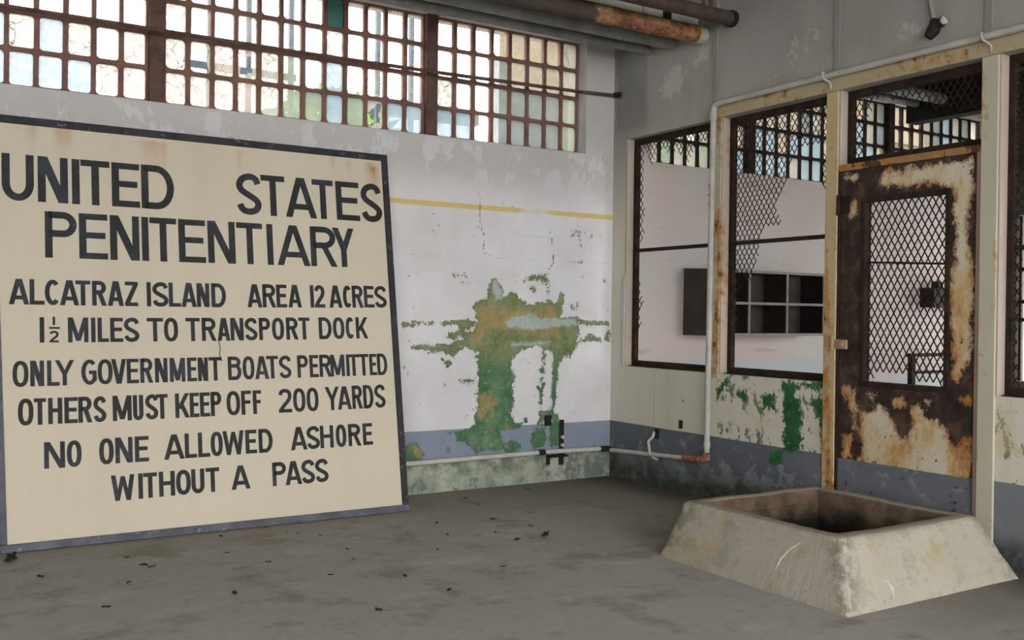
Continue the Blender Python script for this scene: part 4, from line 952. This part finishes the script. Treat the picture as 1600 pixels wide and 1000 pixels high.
STROKE = [.040, .038, .0235, .0225, .0215, .0225, .0235, .024]
for li, line in enumerate(SIGN_LINES):
    pen = Pen(); last = None
    for ch, u0, u1, v0, v1 in line:
        if last is not None and u0 - last > .028 and not (ch == 'A' and 1.5 < u0 < 1.55 and li == 1):
            child(pen.mb, 'lettering', M['letters']); pen = Pen()
        pen.letter(ch, u0, u1, v0, v1, STROKE[li]); last = u1
        if li == 3 and ch == '1': last = None
    if li == 3:
        F = SIGN_FRACTION
        pen.rect(F[0][0] - .006, F[0][0] + .006, F[1][1], F[0][1]); pen.rect(F[2][0], F[3][0], F[2][1] - .005, F[2][1] + .005)
        pen.letter('2', F[4][0], F[5][0], F[5][1], F[4][1], .012)
    child(pen.mb, 'lettering', M['letters'])

# ------------------------------------------------------------------ the concrete shaft kerb
m = MB(); m.open = True
def ring(x0, x1, y0, y1, z, n=36, amp=.004, seed=0, cut=.012):
    pts = []
    cs = [(x0, y0), (x1, y0), (x1, y1), (x0, y1)]
    for k in range(4):
        a, b = cs[k], cs[(k + 1) % 4]
        L_ = math.hypot(b[0] - a[0], b[1] - a[1])
        for i in range(n):
            t = cut / L_ + (1 - 2 * cut / L_) * i / (n - 1)
            x, y = a[0] + (b[0] - a[0]) * t, a[1] + (b[1] - a[1]) * t
            o = mnoise.noise_vector(Vector((x * 5, y * 5, z * 5 + seed))) * amp + mnoise.noise_vector(Vector((x * 22, y * 22, z * 22 + seed))) * amp * .5
            cd_ = min(i, n - 1 - i)
            if cd_ < 3: o += mnoise.noise_vector(Vector((x * 40, y * 40, z * 40))) * amp * (1.6 - .5 * cd_)
            pts.append((x + o.x, y + o.y, z + (o.z if 0 < z else 0)))
    return pts
KB = (-1.35, -.10, -3.365, -2.16); KT = (-1.25, -.25, -3.235, -2.235); HZ = .292
rings = []
for t in [0, .12, .25, .4, .55, .7, .85, .94]:
    rings.append((ring(*[KB[i] + (KT[i] - KB[i]) * t for i in range(4)], HZ * t, cut=.012), 0))
def shrink(r, d): return (r[0] + d, r[1] - d, r[2] + d, r[3] - d)
rings.append((ring(*shrink(KT, .004), HZ * .985, amp=.005), 0)); rings.append((ring(*shrink(KT, .018), HZ, amp=.004), 0))
rings.append((ring(*shrink(KT, .045), HZ + .001, amp=.003), 0)); rings.append((ring(*shrink(KT, .072), HZ, amp=.004), 0)); rings.append((ring(*shrink(KT, .082), HZ - .008, amp=.004), 1))
rings.append((ring(*shrink(KT, .086), HZ - .05, amp=.003), 1)); rings.append((ring(*shrink(KT, .088), HZ - .075, amp=.003), 1)); rings.append((ring(*shrink(KT, .096), HZ - .08, amp=.003), 1))
for z in (HZ - .15, .08, -.05, -.3, -.7): rings.append((ring(*shrink(KT, .10 if z > 0 else .095), z, amp=.003), 1))
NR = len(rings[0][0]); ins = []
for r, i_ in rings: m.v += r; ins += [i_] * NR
for i in range(len(rings) - 1):
    for k in range(NR):
        k2 = (k + 1) % NR
        m.f.append((i * NR + k, i * NR + k2, (i + 1) * NR + k2, (i + 1) * NR + k)); m.m.append(0)
m.f.append(tuple((len(rings) - 1) * NR + k for k in range(NR))); m.m.append(0)
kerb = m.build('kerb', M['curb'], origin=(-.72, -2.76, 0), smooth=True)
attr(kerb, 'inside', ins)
attr(kerb, 'corner', [max(0.0, 1 - min(math.hypot(v[0] - cx_ - .12 * sx_ * min(v[2] / HZ, 1), v[1] - cy_ - .13 * sy_ * min(v[2] / HZ, 1)) for cx_, cy_, sx_, sy_ in ((KB[0], KB[2], 1, 1), (KB[1], KB[2], -1, 1), (KB[0], KB[3], 1, -1), (KB[1], KB[3], -1, -1))) / .13) if v[2] > -.01 else 0.0 for v in m.v])
tag(kerb, 'low square concrete kerb with sloping sides around a dark shaft in front of the rusty door', 'kerb')
# pale scratches chalked on the sloping faces
def scratch(face, pts, w=.008):
    q = MB(); P_ = [Vector(p) for p in pts]
    q.tube(P_, w, 6, radii=[w * (.35 + .65 * math.sin(PI * (i + .5) / len(P_))) for i in range(len(P_))])
    return q.build('paint_mark', M['pipe_white'], kerb)
def on_left(y, z): t = z / HZ; return (KB[0] + (KT[0] - KB[0]) * t - .001 + .004, y, z)
def on_front(x, z): t = z / HZ; return (x, KB[2] + (KT[2] - KB[2]) * t + .003, z)
scratch(0, [on_left(-2.93, .10), on_left(-2.945, .15), on_left(-2.985, .20), on_left(-3.03, .235)])
scratch(1, [on_front(-1.03, .035), on_front(-1.02, .07), on_front(-1.05, .11)], .006)

# ------------------------------------------------------------------ pipes
def pipe(name, pts, r, mat, label, cat='pipe', n=16, rad=None, fil=None, origin=None):
    m = MB(); P_ = fillet(pts, fil) if fil else pts
    m.tube(P_, r, n)
    o = m.build(name, mat, origin=origin or pts[0], smooth=True)
    return tag(o, label, cat)
def collar(parent, a, b, r, mat, name='collar', n=16):
    m = MB(); m.tube([a, b], r, n); return m.build(name, mat, parent, smooth=True)

# riser and its run along the head of the screens
rs = pipe('conduit', [(-.045, -1.128, .325), (-.045, -1.136, 1.4), (-.045, -1.15, 2.69), (-.045, -4.6, 2.70)], .0195, M['pipe_paint'],
          'pale grey conduit rising beside the left screens and turning along the top of the door', 'conduit', fil=.05)
collar(rs, (-.045, -1.149, 2.585), (-.045, -1.149, 2.635), .025, M['pipe_paint'], 'coupling')
collar(rs, (-.045, -1.128, .40), (-.045, -1.128, .36), .024, M['pipe_paint'], 'coupling')
for yy in (-2.10, -3.11):
    c = MB(); c.tube(fillet([(-.02, yy + .012, 2.712), (-.068, yy + .01, 2.716), (-.072, yy, 2.675), (-.035, yy - .012, 2.66), (-.04, yy - .03, 2.64), (-.028, yy - .022, 2.618)], .012, 4), .0055, 8)
    c.build('strap', M['pipe_paint'], rs, smooth=True)
# low run along the screen wall with its rusty coupling
lw = pipe('conduit', [(-.045, -.05, .212), (-.045, -.93, .262)], .017, M['pipe_white'], 'short white conduit on the screen wall ending in a rusty elbow', 'conduit')
m = MB(); m.tube([(-.045, -.90, .261), (-.045, -.985, .266)], .023, 14)
m.build('coupling', M['rusty_fit'], lw, smooth=True)
m = MB(); m.tube([(-.045, -.985, .266), (-.045, -1.02, .268), (-.047, -1.06, .268), (-.05, -1.10, .275), (-.047, -1.126, .295), (-.045, -1.129, .318)], .024, 14, radii=[.028, .024, .03, .026, .03, .026])
m.build('elbow', M['rusty_fit'], lw, smooth=True)
m = MB(); m.tube(fillet([(-.01, -.54, .40), (-.03, -.55, .37), (-.05, -.52, .33), (-.06, -.545, .29), (-.06, -.55, .25), (-.04, -.575, .215), (-.01, -.58, .205)], .015, 4), .010, 8)
m.build('strap', M['pipe_white'], lw, smooth=True)
# low run along the window wall
l2 = pipe('conduit', [(-2.6, -.045, .216), (-.66, -.045, .232)], .0175, M['pipe_white'], 'long white conduit low on the left wall running behind the sign', 'conduit')
l3 = pipe('conduit', [(-.64, -.045, .232), (-.062, -.045, .224)], .0175, M['pipe_white'], 'short white conduit between the iron bracket and the room corner', 'conduit')
collar(l2, (-.70, -.045, .232), (-.645, -.045, .232), .0215, M['iron'], 'coupling')
m = MB(); m.tube(fillet([(-.13, -.045, .224), (-.045, -.045, .221), (-.045, -.075, .215)], .02, 4), .022, 12); m.build('elbow', M['iron'], l3, smooth=True)
br = empty('bracket', (-.53, -.002, .12)); tag(br, 'black iron strap bracket holding the white conduits near the corner', 'bracket')
MB().box(-.485, -.445, -.012, 0, .12, .46).build('strap', M['iron'], br, bevel=.002)
m = MB(); m.box(-.60, -.44, -.07, -.0, .190, .202); m.box(-.60, -.575, -.02, -.0, .13, .2); m.build('shelf_arm', M['iron'], br, bevel=.002)
MB().box(-.62, -.56, -.012, -.0, .42, .50).build('plate', M['iron'], br, bevel=.003)
for bz in (.33, .27): MB().tube([(-.465, -.012, bz), (-.465, -.03, bz)], .013, 10).build('bolt', M['pipe_white'], br, smooth=True)
pl = MB().box(-.012, 0, -.835, -.805, .455, .515); tag(pl.build('iron_stub', M['iron'], origin=(0, -.82, .455), bevel=.003), 'small black iron stub on the screen wall just above the blue band', 'bracket')
pl = MB().box(-.012, 0, -.585, -.545, .355, .43); tag(pl.build('iron_plate', M['iron'], origin=(0, -.56, .355), bevel=.003), 'small black iron plate behind the bent strap on the blue band', 'bracket')

# rod in front of the window
rd = pipe('rod', [(-7.5, -.03, 2.902), (-2.6, -.03, 2.904), (-1.5, -.03, 2.918), (-.36, -.03, 2.942), (-.02, -.04, 2.955), (-.008, -.06, 2.95)], .0125, M['mull'], 'thin rusty rod running across the front of the long window to the corner', 'rod', n=10)
m = MB(); m.tube([(-.03, -.038, 2.955), (.0, -.09, 2.955)], .022, 12); m.build('end_fitting', M['iron'], rd, smooth=True)

# overhead pipes passing through the screen wall
def overhead(y, z, r, mat, label, x0=-7.5, x1=3.17):
    o = pipe('overhead_pipe', [(x0, y, z), (-.5, y, z), (x1, y, z)], r, mat, label, n=20)
    return o
op1 = overhead(-.41, 3.224, .034, M['pipe_grey'], 'slim grey overhead pipe, lowest and nearest to the window')
op2 = overhead(-.666, 3.222, .050, M['pipe_grey'], 'thicker grey overhead pipe between the slim grey one and the orange one')
op3 = overhead(-.985, 3.20, .060, M['pipe_orange'], 'thick overhead pipe flaking orange and brown rust', x1=.4)
op4 = overhead(-1.279, 3.242, .047, M['pipe_brown'], 'dark brown overhead pipe, outermost from the window', x1=.4)
collar(op4, (-.035, -1.279, 3.242), (-.001, -1.279, 3.242), .055, M['iron'])
collar(op3, (-.07, -.985, 3.20), (-.001, -.985, 3.20), .063, mat_simple('pale_pipe_collar', '#9a9282', '#b0a898', 12))
for o, x in ((op3, -.32),): MB().box(x - .022, x + .022, -1.0, -.96, 3.25, CEIL).build('hanger', M['iron'], o, bevel=.003)
m = MB(); m.tube([(-.2, -1.27, 3.28), (-.2, -1.27, CEIL)], .012, 10); m.tube([(-.26, -1.27, 3.28), (-.26, -1.27, CEIL)], .012, 10); m.build('hanger', M['pipe_brown'], op4, smooth=True)
for i, (a, b) in enumerate(((-7.4, -1.7), (-1.68, -.52), (-.5, -.02))):
    m = MB(); m.box(a, b, -.96, -.90, 3.27, 3.345)
    tag(m.build('batten', M['timber'], origin=(a, -.93, 3.27), bevel=.004), ['grey painted batten above the overhead pipes, long piece at the left', 'grey painted batten above the overhead pipes, middle piece', 'grey painted batten above the overhead pipes, short piece at the screen wall'][i], 'batten')

# lamp stub high on the screen wall
lp = empty('lamp_stub', (-.03, -2.80, 2.78)); tag(lp, 'broken lamp stub with black socket on a thin grey pipe above the door', 'lamp')
m = MB(); m.tube([(-.03, -2.66, CEIL), (-.03, -2.78, 2.965), (-.03, -2.805, 2.845)], .013, 10); m.build('stem', M['seam'], lp, smooth=True)
m = MB(); m.tube([(-.03, -2.803, 2.86), (-.032, -2.812, 2.815), (-.035, -2.806, 2.80), (-.045, -2.79, 2.775), (-.05, -2.785, 2.765)], .03, 12, radii=[.018, .033, .035, .028, .024]); m.tube([(-.035, -2.80, 2.815), (-.035, -2.86, 2.835)], .026, 12)
m.build('socket', M['iron'], lp, smooth=True)
m = MB(); m.tube([(-.036, -2.858, 2.834), (-.036, -2.874, 2.84)], .021, 12); m.build('end_cap', M['pipe_white'], lp, smooth=True)

# ------------------------------------------------------------------ things in the room behind
cb = empty('pigeonhole_cabinet', (.76, 0, 1.10)); tag(cb, 'dark wall cabinet with open pigeonholes in two rows, seen through the torn screens', 'cabinet')
cx = [.76, 1.21, 1.655, 2.11]; cz0, czm, cz1 = 1.105, 1.365, 1.635; cd = -.27
m = MB()
m.add([(.742, 0, 1.10), (.76, 0, 1.10), (.76, cd, 1.10), (.742, cd, 1.10), (.742, 0, 1.645), (.76, 0, 1.645), (.76, cd, 1.635), (.742, cd, 1.635)], [(0, 1, 2, 3), (7, 6, 5, 4), (0, 3, 7, 4), (1, 5, 6, 2), (3, 2, 6, 7), (0, 4, 5, 1)])
m.build('side_panel', M['cab_side'], cb)
MB().box(2.11, 2.128, cd, 0, 1.10, 1.635).build('side_panel', M['cab'], cb)
MB().box(.76, 2.11, cd, 0, 1.617, 1.635).build('top_panel', M['cab'], cb)
MB().box(.76, 2.11, cd, 0, 1.10, 1.118).build('bottom_panel', M['cab'], cb)
MB().box(.76, 2.11, -.018, 0, 1.118, 1.617).build('back_panel', M['cab_in'], cb)
for x in cx[1:3]: MB().box(x - .009, x + .009, cd, -.018, 1.118, 1.617).build('divider', M['cab'], cb)
MB().box(.76, 2.11, cd + .002, -.018, czm - .008, czm + .008).build('shelf', M['cab'], cb)
m = MB()
for x in cx[1:]: m.box(x - .011, x + .011, cd - .012, cd, 1.10, 1.635)
for z in (1.109, czm, 1.626): m.box(.75, 2.12, cd - .013, cd - .001, z - .011, z + .011)
m.build('face_frame', M['cab_edge'], cb, bevel=.002)
bxo = empty('wall_box', (3.83, 0, 1.37)); tag(bxo, 'black box on the far wall seen through the door mesh', 'box')
MB().box(3.83, 4.35, -.16, 0, 1.37, 1.56).build('case', M['iron'], bxo, bevel=.006)
MB().box(3.95, 4.02, -.12, -.04, 1.56, 1.63).build('knob', M['iron'], bxo, bevel=.01)
rk = empty('bench_frame', (3.0, -.5, 0)); tag(rk, 'black steel bench frame seen through the torn foot of the door mesh', 'bench')
MB().box(2.96, 4.4, -.53, -.48, .915, .945).build('top_rail', M['iron'], rk, bevel=.003)
MB().box(2.99, 4.4, -.52, -.49, .76, .785).build('lower_rail', M['iron'], rk, bevel=.003)
for x in (3.02, 4.35): MB().box(x - .025, x + .025, -.53, -.48, 0, .915).build('leg', M['iron'], rk, bevel=.003)
m = MB(); m.box(3.17, 3.32, -9, -.02, 3.36, CEIL); m.box(3.17, 3.32, -1.2, -.3, 3.06, 3.36)
tag(m.build('trim_11', M['dim_plaster']), kind='structure')

# ------------------------------------------------------------------ outside the window
m = MB(); m.open = True; m.quad((-30, .26, -.6), (30, .26, -.6), (30, 40, -.6), (-30, 40, -.6))
tag(m.build('ground', M['ext_ground']), kind='structure')
m = MB(); m.box(2.1, 4.3, 4.2, 5.2, -.6, 7.5)
b1 = tag(m.build('building', M['exterior'], origin=(2.9, 4.7, -.6)), 'tan rendered building seen through the broken panes at the right end of the window', 'building')
MB().box(2.05, 4.4, 4.1, 4.2, 4.75, 4.85).build('string_course', M['exterior'], b1)
m = MB(); m.box(8.3, 11, 4.2, 8, -.6, 8)
b2 = tag(m.build('building', M['exterior'], origin=(9.6, 6, -.6)), 'tan building seen through the panes of the room behind the screens', 'building')
MB().box(8.2, 11.1, 4.1, 4.2, 4.1, 4.3).build('string_course', M['exterior'], b2)
sf = empty('railing', (-2.8, 1.5, -.6)); tag(sf, 'blue-grey steel posts and rail standing outside the window', 'railing')
for x in (-2.72, -2.42, -2.08, -1.33, -1.02): MB().box(x - .018, x + .018, 1.48, 1.52, -.6, 5.0).build('post', M['ext_steel'], sf)
MB().box(-2.9, -2.05, 1.46, 1.5, 3.08, 3.13).build('rail', M['ext_steel'], sf)
MB().box(-1.9, -.2, 1.75, 1.85, 2.98, 3.1).build('rail', M['ext_steel'], sf)
def tree(x, y, h, r, label):
    t = empty('tree', (x, y, -.6)); tag(t, label, 'tree')
    m = MB(); m.tube([(x, y, -.6), (x + .1, y, h * .4), (x, y + .1, h)], .1, 8, radii=[.14, .1, .04]); m.build('trunk', M['bark'], t, smooth=True)
    m = MB(); m.open = True
    for k in range(900):
        v = Vector((random.gauss(0, 1), random.gauss(0, 1), random.gauss(0, 1))).normalized() * random.uniform(.3, 1) ** .5
        c_ = Vector((x + v.x * r, y + v.y * r, h + v.z * r * .9))
        a = Vector((random.uniform(-1, 1), random.uniform(-1, 1), random.uniform(-1, 1))).normalized() * .13
        b = a.cross(Vector((random.uniform(-1, 1), random.uniform(-1, 1), random.uniform(-1, 1)))).normalized() * .07
        m.quad(c_ - a, c_ + b, c_ + a, c_ - b)
    m.build('foliage', M['leaf'], t)
tree(-.2, 5.5, 3.1, 1.0, 'green tree outside behind the middle of the long window')
tree(3.2, 3.4, 2.9, .7, 'green tree outside behind the first torn screen')

# ------------------------------------------------------------------ dead leaves on the floor
def leaf_mesh(i):
    m = MB(); m.open = True
    n = 7; top, bot = [], []
    for k in range(n):
        t = k / (n - 1); wd = .012 * math.sin(PI * (t * .9 + .05)) * (1 + .35 * math.sin(9 * t + i))
        zc = .004 + .006 * math.sin(PI * t + i) ** 2
        top.append(((t - .5) * .05, wd, zc + .003)); bot.append(((t - .5) * .05, -wd * .8, zc))
    mid = [((a[0] + b[0]) / 2, (a[1] + b[1]) / 2, .0035 + .2 * (a[2] - .003)) for a, b in zip(top, bot)]
    m.v = top + mid + bot
    for k in range(n - 1):
        m.f += [(k, n + k, n + k + 1, k + 1), (n + k, 2 * n + k, 2 * n + k + 1, n + k + 1)]; m.m += [0, 0]
    return m
protos = []
BIG = {4: 'largest curled dead leaf on the floor left of the concrete kerb', 13: 'dark clump of dead leaf on the floor at the foot of the sign'}
for i, (x, y) in enumerate(SCRAPS):
    if i < 3:
        o = leaf_mesh(i).build('dead_leaf', M['scrap'], origin=(0, 0, 0)); 
        md = o.modifiers.new('thickness', 'SOLIDIFY'); md.thickness = .0015
        protos.append(o)
    else:
        o = protos[i % 3].copy(); COL.objects.link(o)
    o.location = (x, y, .001)
    o.rotation_euler = (0, 0, random.uniform(0, 6.28))
    s_ = random.choice((.4, .5, .55, .6, .7, .9))
    if i == 4: s_ = 1.8
    if i == 13: s_ = 2.6
    o.scale = (s_, s_, s_)
    if i in BIG: tag(o, BIG[i], 'leaf')
    else: tag(o, 'small dark scrap of dead leaf lying loose on the grey concrete floor', 'leaf', 'dead leaf scraps on the floor')
